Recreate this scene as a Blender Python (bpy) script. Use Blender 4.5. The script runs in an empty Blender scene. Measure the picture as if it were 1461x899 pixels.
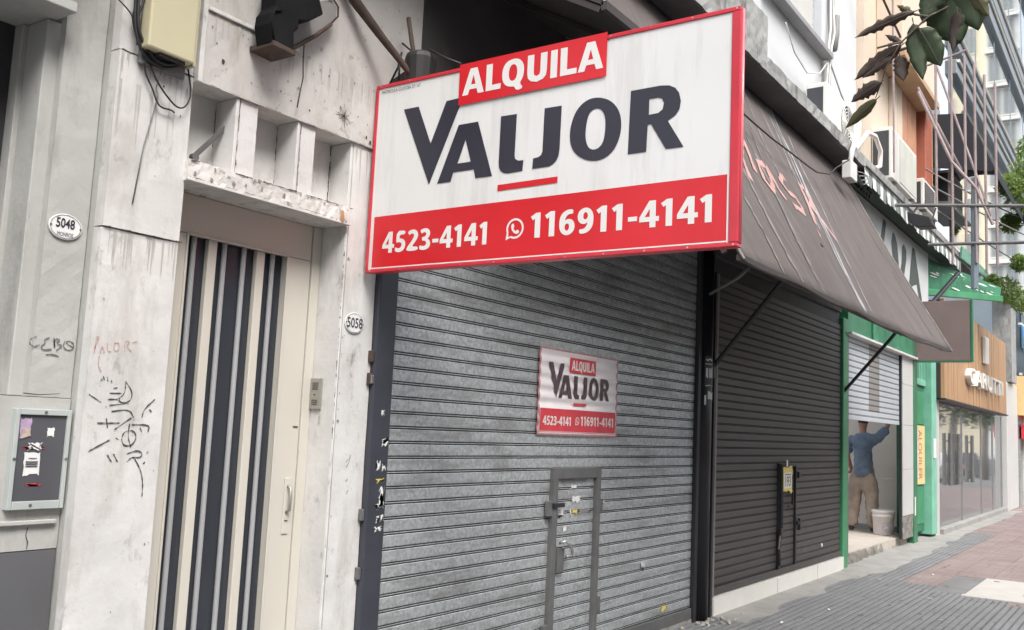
import bpy, bmesh, math, random
from math import radians, sin, cos, pi
from mathutils import Vector, Matrix
random.seed(7)
S = bpy.context.scene
COL = S.collection
R = radians

# ------------------------------------------------------------------ camera
YAW, PITCH, ROLL = R(55.4306), R(6.7320), R(-2.6090)
cam = bpy.data.cameras.new('camera')
camo = bpy.data.objects.new('camera', cam)
COL.objects.link(camo)
fw = Vector((sin(YAW)*cos(PITCH), cos(YAW)*cos(PITCH), sin(PITCH)))
rt = Vector((cos(YAW), -sin(YAW), 0))
dn = fw.cross(rt)
r2 = cos(ROLL)*rt + sin(ROLL)*dn
d2 = -sin(ROLL)*rt + cos(ROLL)*dn
M = Matrix((r2, -d2, -fw)).transposed().to_4x4()
M.translation = Vector((0, 0, 1.6))
camo.matrix_world = M
cam.sensor_fit = 'HORIZONTAL'
cam.sensor_width = 36
cam.lens = 36*1343.13/1461
cam.clip_start = 0.05
cam.clip_end = 2000
S.camera = camo

# ------------------------------------------------------------------ world, sun, exposure
SUN_EL, SUN_AZ = R(52), R(212)      # azimuth clockwise from +Y: the veiled sun stands over the street, a little left
w = bpy.data.worlds.new('World')
S.world = w
w.use_nodes = True
nt = w.node_tree
nt.nodes.clear()
sky = nt.nodes.new('ShaderNodeTexSky')
sky.sky_type = 'NISHITA'
sky.sun_disc = False
sky.sun_elevation = SUN_EL
sky.sun_rotation = SUN_AZ
sky.air_density = 1.0
sky.dust_density = 5.0
sky.ozone_density = 1.0
hs = nt.nodes.new('ShaderNodeHueSaturation')
hs.inputs['Saturation'].default_value = 0.30
bg = nt.nodes.new('ShaderNodeBackground')
bg.inputs['Strength'].default_value = 0.15
out = nt.nodes.new('ShaderNodeOutputWorld')
nt.links.new(sky.outputs[0], hs.inputs['Color'])
nt.links.new(hs.outputs[0], bg.inputs['Color'])
nt.links.new(bg.outputs[0], out.inputs['Surface'])
sl = bpy.data.lights.new('sun', 'SUN')
sl.energy = 0.9
sl.angle = R(25)
sl.color = (1.0, 0.965, 0.92)
so = bpy.data.objects.new('sun', sl)
COL.objects.link(so)
sd = Vector((sin(SUN_AZ)*cos(SUN_EL), cos(SUN_AZ)*cos(SUN_EL), sin(SUN_EL)))
so.rotation_euler = sd.to_track_quat('Z', 'Y').to_euler()
so.location = (0, -20, 30)
S.view_settings.view_transform = 'Standard'
S.view_settings.look = 'None'
S.view_settings.gamma = 1
S.view_settings.use_curve_mapping = False
S.view_settings.exposure = 1.32

# ------------------------------------------------------------------ materials
MATS = {}
def mat(name, col, rough=0.6, metal=0.0, var=0.12, vs=2.5, stretch=(1, 1, 1), bump=0.0, bs=60,
        dirt=None, dirt2=None, spec=0.5, emit=None, speck=None):
    """Procedural surface in world position: base colour, broad tone variation, up to two layers of dirt, fine relief.
    dirt = (colour, threshold, scale, stretch, strength)"""
    m = bpy.data.materials.new(name)
    m.use_nodes = True
    n, L = m.node_tree.nodes, m.node_tree.links
    b = n['Principled BSDF']
    b.inputs['Roughness'].default_value = rough
    b.inputs['Metallic'].default_value = metal
    b.inputs['Specular IOR Level'].default_value = spec
    geo = n.new('ShaderNodeNewGeometry')
    def noise(scale, st, detail=5, rough_=0.6):
        mp = n.new('ShaderNodeMapping')
        mp.inputs['Scale'].default_value = st
        L.new(geo.outputs['Position'], mp.inputs['Vector'])
        t = n.new('ShaderNodeTexNoise')
        t.inputs['Scale'].default_value = scale
        t.inputs['Detail'].default_value = detail
        t.inputs['Roughness'].default_value = rough_
        L.new(mp.outputs[0], t.inputs['Vector'])
        return t
    def mixc(f, a, bcol):
        x = n.new('ShaderNodeMix')
        x.data_type = 'RGBA'
        if isinstance(f, float): x.inputs[0].default_value = f
        else: L.new(f, x.inputs[0])
        if isinstance(a, tuple): x.inputs[6].default_value = (*a, 1)
        else: L.new(a, x.inputs[6])
        if isinstance(bcol, tuple): x.inputs[7].default_value = (*bcol, 1)
        else: L.new(bcol, x.inputs[7])
        return x.outputs[2]
    def ramp(src, lo, hi, gain=1.0):
        r = n.new('ShaderNodeMapRange')
        r.inputs['From Min'].default_value = lo
        r.inputs['From Max'].default_value = hi
        r.inputs['To Max'].default_value = gain
        L.new(src, r.inputs['Value'])
        return r.outputs[0]
    t = noise(vs, stretch)
    dark = tuple(c*(1-var) for c in col)
    lite = tuple(min(1, c*(1+var*0.6)) for c in col)
    c = mixc(ramp(t.outputs['Fac'], 0.32, 0.68), dark, lite)
    if speck:
        vt = n.new('ShaderNodeTexVoronoi')
        vt.inputs['Scale'].default_value = speck[0]
        L.new(geo.outputs['Position'], vt.inputs['Vector'])
        sep = n.new('ShaderNodeSeparateColor')
        L.new(vt.outputs['Color'], sep.inputs[0])
        c = mixc(ramp(sep.outputs[0], 0.0, 1.0, speck[1]), c, speck[2])
        L.new(ramp(sep.outputs[1], 0, 1, 1), b.inputs['Roughness'])
        rr = n.new('ShaderNodeMapRange')
        rr.inputs['To Min'].default_value = rough-0.12
        rr.inputs['To Max'].default_value = rough+0.14
        L.new(sep.outputs[1], rr.inputs['Value'])
        L.new(rr.outputs[0], b.inputs['Roughness'])
    for k, d in enumerate((dirt, dirt2)):
        if d:
            dc, th, sc, st, amt = d
            dt = noise(sc, st, 8, 0.68)
            c = mixc(ramp(dt.outputs['Fac'], th, th+0.13, amt), c, dc)
    L.new(c, b.inputs['Base Color'])
    if bump:
        bt = noise(bs, (1, 1, 1), 4)
        bn = n.new('ShaderNodeBump')
        bn.inputs['Strength'].default_value = bump
        bn.inputs['Distance'].default_value = 0.01
        L.new(bt.outputs['Fac'], bn.inputs['Height'])
        L.new(bn.outputs[0], b.inputs['Normal'])
    if emit:
        b.inputs['Emission Color'].default_value = (*emit[0], 1)
        b.inputs['Emission Strength'].default_value = emit[1]
    MATS[name] = m
    return m

def translucent(m, col, f=.35):
    n, L = m.node_tree.nodes, m.node_tree.links
    o = [q for q in n if q.type == 'OUTPUT_MATERIAL'][0]
    tb = n.new('ShaderNodeBsdfTranslucent'); tb.inputs[0].default_value = (*col, 1)
    mx = n.new('ShaderNodeMixShader'); mx.inputs[0].default_value = f
    L.new(n['Principled BSDF'].outputs[0], mx.inputs[1]); L.new(tb.outputs[0], mx.inputs[2]); L.new(mx.outputs[0], o.inputs['Surface'])

def glassmat(name, tint, trans, rough=0.03, ior=1.5, film=None):
    m = bpy.data.materials.new(name)
    m.use_nodes = True
    n, L = m.node_tree.nodes, m.node_tree.links
    n.clear()
    o = n.new('ShaderNodeOutputMaterial')
    tr = n.new('ShaderNodeBsdfTransparent')
    tr.inputs[0].default_value = (*tint, 1)
    gl = n.new('ShaderNodeBsdfGlossy')
    gl.inputs['Roughness'].default_value = rough
    gl.inputs['Color'].default_value = (0.95, 0.97, 1, 1)
    fr = n.new('ShaderNodeFresnel')
    fr.inputs[0].default_value = ior
    ad = n.new('ShaderNodeMath')
    ad.operation = 'ADD'
    ad.use_clamp = True
    ad.inputs[1].default_value = 1-trans
    mx = n.new('ShaderNodeMixShader')
    L.new(fr.outputs[0], ad.inputs[0])
    L.new(ad.outputs[0], mx.inputs[0])
    L.new(tr.outputs[0], mx.inputs[1])
    L.new(gl.outputs[0], mx.inputs[2])
    res = mx.outputs[0]
    if film:
        df = n.new('ShaderNodeBsdfDiffuse'); df.inputs[0].default_value = (*film[0], 1)
        m2 = n.new('ShaderNodeMixShader'); m2.inputs[0].default_value = film[1]
        L.new(res, m2.inputs[1]); L.new(df.outputs[0], m2.inputs[2]); res = m2.outputs[0]
    L.new(res, o.inputs['Surface'])
    return m

GRIME = (0.10, 0.085, 0.07)
M_white = mat('old_white_paint', (0.60, 0.59, 0.575), 0.6, var=0.13, vs=3, bump=0.25, bs=25,
              dirt=((0.37, 0.345, 0.315), 0.49, 4, (1.2, 1.2, 0.35), 0.50), dirt2=(GRIME, 0.60, 10, (1, 1, 0.6), 0.6))
M_white_dirty = mat('flaking_white_paint', (0.64, 0.62, 0.59), 0.65, var=0.12, vs=4, bump=0.5, bs=30,
                    dirt=((0.34, 0.31, 0.27), 0.52, 9, (1, 1, 1), 0.55), dirt2=((0.06, 0.05, 0.045), 0.585, 15, (1, 1, 1), 0.9))
M_fascia = mat('stained_plaster', (0.53, 0.51, 0.485), 0.7, var=0.14, vs=2, bump=0.25, bs=30,
               dirt=((0.36, 0.32, 0.275), 0.49, 3.5, (1.2, 1, 0.4), 0.65), dirt2=((0.10, 0.08, 0.06), 0.60, 14, (1, 1, 1), 0.8))
M_niche = mat('niche_paint', (0.60, 0.585, 0.575), 0.65, var=0.08, vs=4, bump=0.2, bs=30,
              dirt=((0.38, 0.35, 0.33), 0.55, 6, (1, 1, 1), 0.5))
M_mould = mat('black_mould', (0.05, 0.045, 0.04), 0.9, var=0.3, vs=30)
M_5048 = mat('grey_cream_plaster', (0.40, 0.40, 0.38), 0.7, var=0.10, vs=2, bump=0.25, bs=30,
             dirt=((0.26, 0.255, 0.24), 0.50, 5, (1, 1, 0.3), 0.6), dirt2=((0.12, 0.115, 0.11), 0.63, 12, (1, 1, 0.7), 0.6))
M_door = mat('cream_door_enamel', (0.56, 0.53, 0.47), 0.4, var=0.05, vs=1.5, stretch=(1, 1, 0.4),
             dirt=((0.38, 0.34, 0.28), 0.68, 6, (1, 1, 0.4), 0.35))
M_steelbar = mat('brushed_steel', (0.33, 0.335, 0.345), 0.45, 0.0, var=0.06, vs=8, stretch=(1, 1, 0.05))
M_dark = mat('dark_hall', (0.03, 0.03, 0.033), 0.6, var=0.2)
M_hallgrey = mat('hall_grey', (0.22, 0.22, 0.22), 0.6, var=0.1)
M_galv = mat('galvanised_slat', (0.42, 0.44, 0.45), 0.42, 0.55, var=0.16, vs=1.2, speck=(62, 0.8, (0.64, 0.67, 0.68)),
              dirt=((0.25, 0.24, 0.23), 0.50, 3.0, (0.5, 1, 3.0), 0.55), dirt2=((0.14, 0.13, 0.12), 0.62, 13, (0.4, 1, 3), 0.6))
M_groove = mat('groove_painted_shade', (0.018, 0.017, 0.017), 0.85, var=0.4, vs=9)  # near-black colour paints shade into the slat grooves
M_soot = mat('sooty_black', (0.012, 0.012, 0.013), 0.9, var=0.3, vs=8, spec=0.1)
M_brownsh = mat('dark_brown_shutter_paint', (0.062, 0.055, 0.053), 0.5, 0.0, var=0.16, vs=1.0, stretch=(0.5, 1, 2),
                dirt=((0.095, 0.09, 0.09), 0.55, 4, (0.6, 1, 2.5), 0.6))
M_whitesh = mat('white_grey_shutter', (0.44, 0.47, 0.50), 0.45, 0.1, var=0.06, vs=2)
M_baresh = mat('grey_primer', (0.22, 0.21, 0.20), 0.6, var=0.12, vs=8)
M_black = mat('black_painted_steel', (0.018, 0.018, 0.022), 0.42, var=0.25, vs=3, bump=0.15, bs=20,
              dirt=((0.16, 0.15, 0.15), 0.66, 9, (1, 1, 0.5), 0.5))
M_navy = mat('blue_black_painted_steel', (0.040, 0.043, 0.056), 0.42, var=0.2, vs=3, bump=0.15, bs=20,
             dirt=((0.20, 0.12, 0.09), 0.69, 7, (1, 1, 0.6), 0.7))
M_wicket = mat('grey_steel_frame', (0.15, 0.15, 0.15), 0.45, 0.3, var=0.2, vs=6)
M_rust = mat('rusty_iron', (0.070, 0.045, 0.036), 0.8, 0.1, var=0.35, vs=12, bump=0.4, bs=50,
             dirt=((0.05, 0.035, 0.03), 0.55, 10, (1, 1, 1), 0.7))
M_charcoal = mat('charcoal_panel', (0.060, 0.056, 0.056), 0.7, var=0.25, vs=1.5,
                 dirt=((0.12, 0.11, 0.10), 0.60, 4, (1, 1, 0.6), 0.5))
M_signwhite = mat('sign_white_vinyl', (0.70, 0.70, 0.69), 0.32, var=0.03, vs=2,
                  dirt=((0.54, 0.53, 0.515), 0.51, 3.0, (1, 3, 0.3), 0.5), dirt2=((0.4, 0.39, 0.38), 0.70, 40, (1, 1, 1), 0.6), bump=0.05, bs=3)
M_red = mat('sign_red_vinyl', (0.60, 0.016, 0.024), 0.30, var=0.10, vs=2, bump=0.05, bs=3)
M_redframe = mat('sign_red_frame', (0.56, 0.030, 0.048), 0.28, var=0.12, vs=5)
M_ink = mat('sign_dark_ink', (0.030, 0.030, 0.045), 0.35, var=0.1)
M_paper_white = mat('sign_letter_white', (0.72, 0.70, 0.68), 0.4, var=0.03)
M_posterpaper = mat('poster_paper', (0.84, 0.79, 0.80), 0.55, var=0.08, vs=9, stretch=(0.6, 1, 2.2))
M_posterink = mat('poster_ink', (0.085, 0.055, 0.065), 0.55, var=0.5, vs=9, stretch=(0.4, 1, 2.2))
M_posterred = mat('poster_red', (0.62, 0.045, 0.065), 0.55, var=0.15, vs=9)
M_awning = mat('brown_awning_sheet', (0.098, 0.079, 0.073), 0.62, var=0.16, vs=3.0, stretch=(2.2, 0.35, 0.35), bump=0.12, bs=30,
               dirt=((0.155, 0.136, 0.13), 0.52, 5, (2.6, 0.3, 0.3), 0.65), dirt2=((0.085, 0.068, 0.065), 0.55, 3.2, (1.6, 0.5, 0.5), 0.5))
M_scratch = mat('pale_scratch', (0.36, 0.365, 0.37), 0.7, var=0.3, vs=9)
M_scratch2 = mat('faint_scratch', (0.20, 0.18, 0.172), 0.7, var=0.35, vs=9)
M_pink = mat('pink_spray', (0.46, 0.27, 0.25), 0.7, var=0.2, vs=9)
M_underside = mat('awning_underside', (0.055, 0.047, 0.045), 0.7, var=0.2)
M_concrete = mat('weathered_concrete', (0.30, 0.30, 0.29), 0.85, var=0.25, vs=4, bump=0.5, bs=30,
                 dirt=((0.09, 0.085, 0.08), 0.52, 8, (1, 1, 0.4), 0.75))
M_soffit = mat('dark_soffit', (0.13, 0.125, 0.13), 0.8, var=0.25, vs=2)  # ledge underside, a darker tone than the concrete
M_upwhite = mat('upper_white_wall', (0.57, 0.58, 0.59), 0.6, var=0.04, vs=1.5)
M_beige = mat('beige_wall', (0.60, 0.50, 0.40), 0.7, var=0.05, vs=1.0, dirt=((0.55, 0.46, 0.37), 0.62, 3, (1, 1, 0.4), 0.4))
M_ochre = mat('ochre_soffit', (0.42, 0.28, 0.17), 0.75, var=0.15)
M_terra = mat('terracotta_panel', (0.48, 0.24, 0.14), 0.65, var=0.15, vs=3)
M_redpil = mat('red_brown_pilaster', (0.33, 0.10, 0.06), 0.6, var=0.15)
M_yellow = mat('yellow_strip', (0.72, 0.52, 0.25), 0.6, var=0.1)
M_green = mat('green_enamel', (0.050, 0.25, 0.115), 0.42, var=0.18, vs=3,
              dirt=((0.22, 0.27, 0.20), 0.70, 8, (1, 1, 0.6), 0.6))
M_greendark = mat('dark_green_enamel', (0.025, 0.155, 0.075), 0.4, var=0.2, vs=3, dirt=((0.10, 0.20, 0.13), 0.64, 8, (1, 1, 1), 0.5))
M_greenlight = mat('pale_green_enamel', (0.19, 0.46, 0.34), 0.45, var=0.15, vs=4)
M_greenpeel = mat('peeling_green_soffit', (0.040, 0.185, 0.100), 0.7, var=0.25, vs=5,
                  dirt=((0.34, 0.42, 0.30), 0.60, 7, (0.7, 2.5, 1), 0.9), dirt2=((0.02, 0.06, 0.035), 0.62, 4, (1, 1, 1), 0.6))
M_valgreen = mat('dirty_green_stripe', (0.22, 0.25, 0.23), 0.75, var=0.2)
M_valwhite = mat('dirty_white_stripe', (0.70, 0.72, 0.69), 0.75, var=0.15, vs=6)
M_brownpanel = mat('brown_signboard', (0.175, 0.13, 0.125), 0.5, var=0.10, vs=2)
M_signboard = mat('shop_signboard_white', (0.52, 0.53, 0.53), 0.55, var=0.08, dirt=((0.33, 0.33, 0.33), 0.6, 3, (1, 1, 0.4), 0.5))
M_wood = mat('wood_cladding', (0.40, 0.235, 0.125), 0.5, var=0.22, vs=5, stretch=(3, 3, 0.25))
M_tile = mat('grey_paving', (0.175, 0.178, 0.182), 0.8, var=0.18, vs=1.3, bump=0.3, bs=60,
             dirt=((0.215, 0.215, 0.212), 0.52, 2.2, (1, 1, 1), 0.6), dirt2=((0.10, 0.10, 0.10), 0.60, 6, (1, 1, 1), 0.4))
M_pinktile = mat('pink_paving', (0.225, 0.172, 0.165), 0.8, var=0.15, vs=1.0, bump=0.3, bs=60,
                 dirt=((0.25, 0.21, 0.20), 0.50, 2.0, (1, 1, 1), 0.7), dirt2=((0.17, 0.12, 0.115), 0.62, 5, (1, 1, 1), 0.4))
M_cement = mat('cement_strip', (0.27, 0.263, 0.25), 0.85, var=0.2, vs=3, bump=0.4, bs=40,
               dirt=((0.30, 0.285, 0.265), 0.52, 5, (1, 1, 1), 0.7))
M_ground = mat('sidewalk_mortar', (0.17, 0.17, 0.17), 0.9, var=0.2)
M_asphalt = mat('asphalt', (0.075, 0.075, 0.076), 0.9, var=0.2, vs=5, bump=0.4, bs=200)
M_marble = mat('white_marble', (0.70, 0.685, 0.64), 0.35, var=0.05, vs=3, dirt=((0.50, 0.46, 0.40), 0.66, 6, (1, 1, 1), 0.5))
M_cover = mat('pale_stone_cover', (0.45, 0.43, 0.40), 0.75, var=0.08, vs=3, dirt=((0.36, 0.34, 0.32), 0.66, 8, (1, 1, 1), 0.4))
M_step = mat('dusty_cement_floor', (0.43, 0.385, 0.335), 0.85, var=0.12, vs=3, bump=0.3, bs=40)
M_stepedge = mat('broken_cement_edge', (0.20, 0.19, 0.17), 0.9, var=0.4, vs=9, bump=0.8, bs=30)
M_inwall = mat('interior_plaster', (0.85, 0.78, 0.71), 0.7, var=0.05, vs=2)
M_greytile = mat('grey_wall_tile', (0.50, 0.50, 0.49), 0.4, var=0.05, vs=2)
M_plastic = mat('white_bucket_plastic', (0.72, 0.68, 0.66), 0.4, var=0.05)
M_skin = mat('skin', (0.42, 0.24, 0.17), 0.55, var=0.06)
M_shirt = mat('blue_grey_shirt', (0.165, 0.225, 0.305), 0.85, var=0.25, vs=9, bump=0.5, bs=14)
M_trouser = mat('beige_trousers', (0.36, 0.29, 0.235), 0.85, var=0.2, vs=7, bump=0.5, bs=12)
M_cap = mat('dark_cap', (0.035, 0.035, 0.042), 0.8, var=0.2)
M_shoe = mat('dark_shoes', (0.05, 0.045, 0.045), 0.6, var=0.2)
M_box = mat('yellowed_box_paint', (0.47, 0.435, 0.29), 0.45, var=0.05, vs=3, dirt=((0.32, 0.27, 0.16), 0.66, 7, (1, 1, 0.4), 0.5))
M_cable = mat('black_cable', (0.018, 0.018, 0.018), 0.6, var=0.2)
M_greycable = mat('grey_cable', (0.20, 0.20, 0.20), 0.6, var=0.2)
M_whitecable = mat('white_conduit', (0.60, 0.60, 0.58), 0.6, var=0.15, vs=6)
M_acwhite = mat('ac_white', (0.66, 0.65, 0.61), 0.45, var=0.06, dirt=((0.45, 0.42, 0.36), 0.62, 5, (1, 1, 0.4), 0.5))
M_acdark = mat('ac_coil_dark', (0.055, 0.058, 0.066), 0.5, 0.3, var=0.2)
M_leafdry = mat('dry_leaf', (0.125, 0.095, 0.082), 0.65, var=0.3, vs=14)
M_leafgreen = mat('green_leaf', (0.080, 0.115, 0.062), 0.5, var=0.3, vs=14)
M_leafolive = mat('olive_leaf', (0.13, 0.13, 0.060), 0.55, var=0.25, vs=14)
M_foliage = mat('bright_foliage', (0.14, 0.20, 0.075), 0.55, var=0.45, vs=2.5)
M_foliage2 = mat('dark_foliage', (0.045, 0.075, 0.030), 0.55, var=0.4, vs=2)
translucent(M_leafdry, (.16, .10, .06)); translucent(M_leafgreen, (.10, .17, .04)); translucent(M_leafolive, (.25, .25, .08)); translucent(M_foliage, (.30, .42, .10), .45); translucent(M_foliage2, (.10, .16, .04))
M_bark = mat('bark', (0.12, 0.095, 0.075), 0.9, var=0.3, vs=9, bump=0.7, bs=30)
M_tower = mat('cream_tower', (0.66, 0.58, 0.42), 0.7, var=0.06)
M_towerwin = mat('tower_window', (0.20, 0.215, 0.22), 0.25, var=0.15)
M_transom = mat('grey_steel_transom', (0.20, 0.235, 0.265), 0.4, 0.3, var=0.1)
M_bluenet = mat('blue_hoarding', (0.055, 0.22, 0.42), 0.7, var=0.2, vs=2)
M_paleblue = mat('pale_blue_wall', (0.60, 0.68, 0.72), 0.6, var=0.05)
M_canvas = mat('black_canvas', (0.018, 0.021, 0.030), 0.85, var=0.25, vs=2)
M_steelrust = mat('mauve_rust_steel', (0.30, 0.235, 0.235), 0.6, 0.1, var=0.2, vs=6)
M_paper = mat('white_paper', (0.70, 0.70, 0.69), 0.6, var=0.1, vs=20)
M_yellowpaper = mat('yellow_paper', (0.66, 0.52, 0.14), 0.6, var=0.15, vs=20)
M_stickerdark = mat('sticker_dark', (0.06, 0.06, 0.07), 0.5, var=0.3, vs=30)
M_lilac = mat('sticker_lilac', (0.40, 0.30, 0.42), 0.5, var=0.3, vs=30)
M_metergrey = mat('meter_door_grey', (0.085, 0.085, 0.095), 0.35, var=0.15)
M_meterframe = mat('meter_frame_grey', (0.40, 0.43, 0.42), 0.5, var=0.1)
M_enamel = mat('enamel_plate', (0.70, 0.70, 0.69), 0.3, var=0.06, vs=20, dirt=((0.3, 0.28, 0.25), 0.66, 25, (1, 1, 1), 0.6))
M_brass = mat('dull_steel_plate', (0.36, 0.35, 0.31), 0.4, 0.5, var=0.1)
M_chrome = mat('chrome', (0.6, 0.6, 0.6), 0.2, 0.9, var=0.05)
M_tag = mat('black_marker', (0.05, 0.05, 0.055), 0.7, var=0.2)
M_tagred = mat('faded_red_marker', (0.50, 0.30, 0.28), 0.7, var=0.2)
M_tagmid = mat('grey_marker', (0.16, 0.16, 0.16), 0.7, var=0.2)
M_lamp = mat('warm_bulb', (0.9, 0.5, 0.2), 0.4, emit=((1.0, 0.55, 0.18), 6))
M_glass = glassmat('clear_glass', (0.90, 0.94, 0.95), 0.92, film=((.6, .6, .58), .10))
M_film = glassmat('frosted_film', (0.9, 0.9, 0.9), 0.95, .2, film=((.52, .52, .50), .72))
M_doorglass = glassmat('door_glass', (0.74, 0.76, 0.82), 0.975, 0.12, 1.25, ((.075, .082, .098), .50))
M_facadeglass = mat('mirrored_facade_glass', (0.80, 0.88, 0.93), 0.03, 1.0, var=0.03, vs=0.4)
M_carpaint = mat('white_car_paint', (0.7, 0.7, 0.7), 0.25, var=0.02)
M_carglass = mat('car_glass', (0.02, 0.02, 0.025), 0.1, var=0.02)
M_tyre = mat('tyre', (0.02, 0.02, 0.02), 0.8, var=0.1)
M_debris = mat('debris', (0.42, 0.39, 0.35), 0.9, var=0.4, vs=20)

# ------------------------------------------------------------------ builders
ORG = {}
def org(o):
    return ORG.get(o.name, Vector((0, 0, 0))) if o else Vector((0, 0, 0))

def thing(name, label, cat, loc, group=None, kind=None):
    o = bpy.data.objects.new(name, None)
    COL.objects.link(o)
    o.location = loc
    o.empty_display_size = 0.1
    ORG[o.name] = Vector(loc)
    tag(o, label, cat, group, kind)
    return o

def tag(o, label=None, cat=None, group=None, kind=None):
    if label: o['label'] = label
    if cat: o['category'] = cat
    if group: o['group'] = group
    if kind: o['kind'] = kind
    return o

class P:
    """collects shapes in world metres; build() links them as one mesh object under a parent"""
    def __init__(s):
        s.v, s.f = [], []
    def add(s, vs, fs):
        n = len(s.v)
        s.v += [tuple(q) for q in vs]
        s.f += [tuple(i+n for i in f) for f in fs]
        return s
    def box(s, x0, x1, y0, y1, z0, z1):
        vs = [(x, y, z) for x in (x0, x1) for y in (y0, y1) for z in (z0, z1)]
        return s.add(vs, [(0, 1, 3, 2), (4, 6, 7, 5), (0, 4, 5, 1), (2, 3, 7, 6), (0, 2, 6, 4), (1, 5, 7, 3)])
    def quad(s, a, b, c, d):
        return s.add([a, b, c, d], [(0, 1, 2, 3)])
    def slab(s, a, b, c, d, n):
        """quad thickened along vector n"""
        n = Vector(n)
        q = [Vector(t) for t in (a, b, c, d)]
        vs = q+[t+n for t in q]
        return s.add(vs, [(0, 1, 2, 3), (7, 6, 5, 4), (0, 4, 5, 1), (1, 5, 6, 2), (2, 6, 7, 3), (3, 7, 4, 0)])
    def prism(s, pts, n):
        n = Vector(n)
        k = len(pts)
        vs = [Vector(t) for t in pts]
        vs += [t+n for t in vs]
        fs = [tuple(range(k)), tuple(range(2*k-1, k-1, -1))]
        fs += [(i, i+k, (i+1) % k+k, (i+1) % k) for i in range(k)]
        return s.add(vs, fs)
    def tube(s, pts, r, n=8, caps=True):
        pts = [Vector(p) for p in pts]
        rr = r if isinstance(r, (list, tuple)) else [r]*len(pts)
        vs, fs = [], []
        prev = None
        for i, p in enumerate(pts):
            d = (pts[min(i+1, len(pts)-1)]-pts[max(i-1, 0)])
            if d.length < 1e-9: d = Vector((0, 0, 1))
            d.normalize()
            if prev is None:
                u = d.cross(Vector((0, 0, 1)))
                if u.length < 0.05: u = d.cross(Vector((1, 0, 0)))
            else:
                u = prev-d*prev.dot(d)
            u.normalize()
            prev = u
            w_ = d.cross(u)
            for k in range(n):
                a = 2*pi*k/n
                vs.append(p+(u*cos(a)+w_*sin(a))*rr[i])
        for i in range(len(pts)-1):
            for k in range(n):
                fs.append((i*n+k, i*n+(k+1) % n, (i+1)*n+(k+1) % n, (i+1)*n+k))
        if caps:
            fs.append(tuple(range(n-1, -1, -1)))
            fs.append(tuple((len(pts)-1)*n+k for k in range(n)))
        return s.add(vs, fs)
    def bar(s, a, b, wx, wz):
        """rectangular bar from a to b"""
        a, b = Vector(a), Vector(b)
        d = (b-a).normalized()
        u = d.cross(Vector((0, 0, 1)))
        if u.length < 0.05: u = d.cross(Vector((1, 0, 0)))
        u.normalize()
        t = d.cross(u)
        vs = [p+u*sx*wx/2+t*sz*wz/2 for p in (a, b) for sx, sz in ((-1, -1), (1, -1), (1, 1), (-1, 1))]
        return s.add(vs, [(3, 2, 1, 0), (4, 5, 6, 7), (0, 1, 5, 4), (1, 2, 6, 5), (2, 3, 7, 6), (3, 0, 4, 7)])
    def ribbon(s, pts, w_, n, jit=0.0):
        """flat stroke along pts, width w_, lying in the plane with normal n"""
        pts = [Vector(p) for p in pts]
        n = Vector(n).normalized()
        vs, fs = [], []
        for i, p in enumerate(pts):
            d = pts[min(i+1, len(pts)-1)]-pts[max(i-1, 0)]
            u = d.cross(n)
            if u.length < 1e-9: u = Vector((0, 0, 1))
            u.normalize()
            h = w_/2*(1+random.uniform(-jit, jit))
            vs += [p-u*h, p+u*h]
        for i in range(len(pts)-1):
            fs.append((2*i, 2*i+1, 2*i+3, 2*i+2))
        return s.add(vs, fs)
    def lathe(s, c, prof, n=24, axis='Z'):
        vs, fs = [], []
        for r_, h in prof:
            for k in range(n):
                a = 2*pi*k/n
                p = (r_*cos(a), r_*sin(a), h)
                if axis == 'Y': p = (p[0], p[2], p[1])
                if axis == 'X': p = (p[2], p[0], p[1])
                vs.append((c[0]+p[0], c[1]+p[1], c[2]+p[2]))
        for i in range(len(prof)-1):
            for k in range(n):
                fs.append((i*n+k, i*n+(k+1) % n, (i+1)*n+(k+1) % n, (i+1)*n+k))
        fs.append(tuple(range(n)))
        fs.append(tuple((len(prof)-1)*n+k for k in range(n)))
        return s.add(vs, fs)
    def mesh(s, name, m, o=Vector((0, 0, 0)), smooth=False):
        me = bpy.data.meshes.new(name)
        me.from_pydata([tuple(Vector(q)-o) for q in s.v], [], s.f)
        bm = bmesh.new()
        bm.from_mesh(me)
        bmesh.ops.recalc_face_normals(bm, faces=bm.faces)
        bm.to_mesh(me)
        bm.free()
        if smooth:
            me.polygons.foreach_set('use_smooth', [True]*len(me.polygons))
        me.materials.append(m)
        return me
    def build(s, name, m, parent=None, smooth=False, bevel=0, loc=None):
        o_ = org(parent)
        me = s.mesh(name, m, Vector(loc) if loc else o_, smooth)
        ob = bpy.data.objects.new(name, me)
        COL.objects.link(ob)
        if parent:
            ob.parent = parent
            if loc: ob.location = Vector(loc)-o_
        elif loc:
            ob.location = loc
        ORG[ob.name] = Vector(loc) if loc else Vector(o_)
        if bevel:
            md = ob.modifiers.new('bevel', 'BEVEL')
            md.width = bevel
            md.segments = 2
            md.limit_method = 'ANGLE'
        return ob

def rough_box(x0, x1, y0, y1, z0, z1, res=0.06, amp=0.004, seed=0):
    """a box whose front face (min y) is uneven like hand-trowelled plaster"""
    rnd = random.Random(seed)
    p = P()
    nx, nz = max(2, int((x1-x0)/res)), max(2, int((z1-z0)/res))
    vs, fs = [], []
    for i in range(nx+1):
        for k in range(nz+1):
            vs.append((x0+(x1-x0)*i/nx, y0+rnd.uniform(-amp, amp), z0+(z1-z0)*k/nz))
    for i in range(nx):
        for k in range(nz):
            a = i*(nz+1)+k
            fs.append((a, a+1, a+nz+2, a+nz+1))
    p.add(vs, fs)
    p.box(x0, x1, y0+amp*1.5, y1, z0, z1)
    return p

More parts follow.
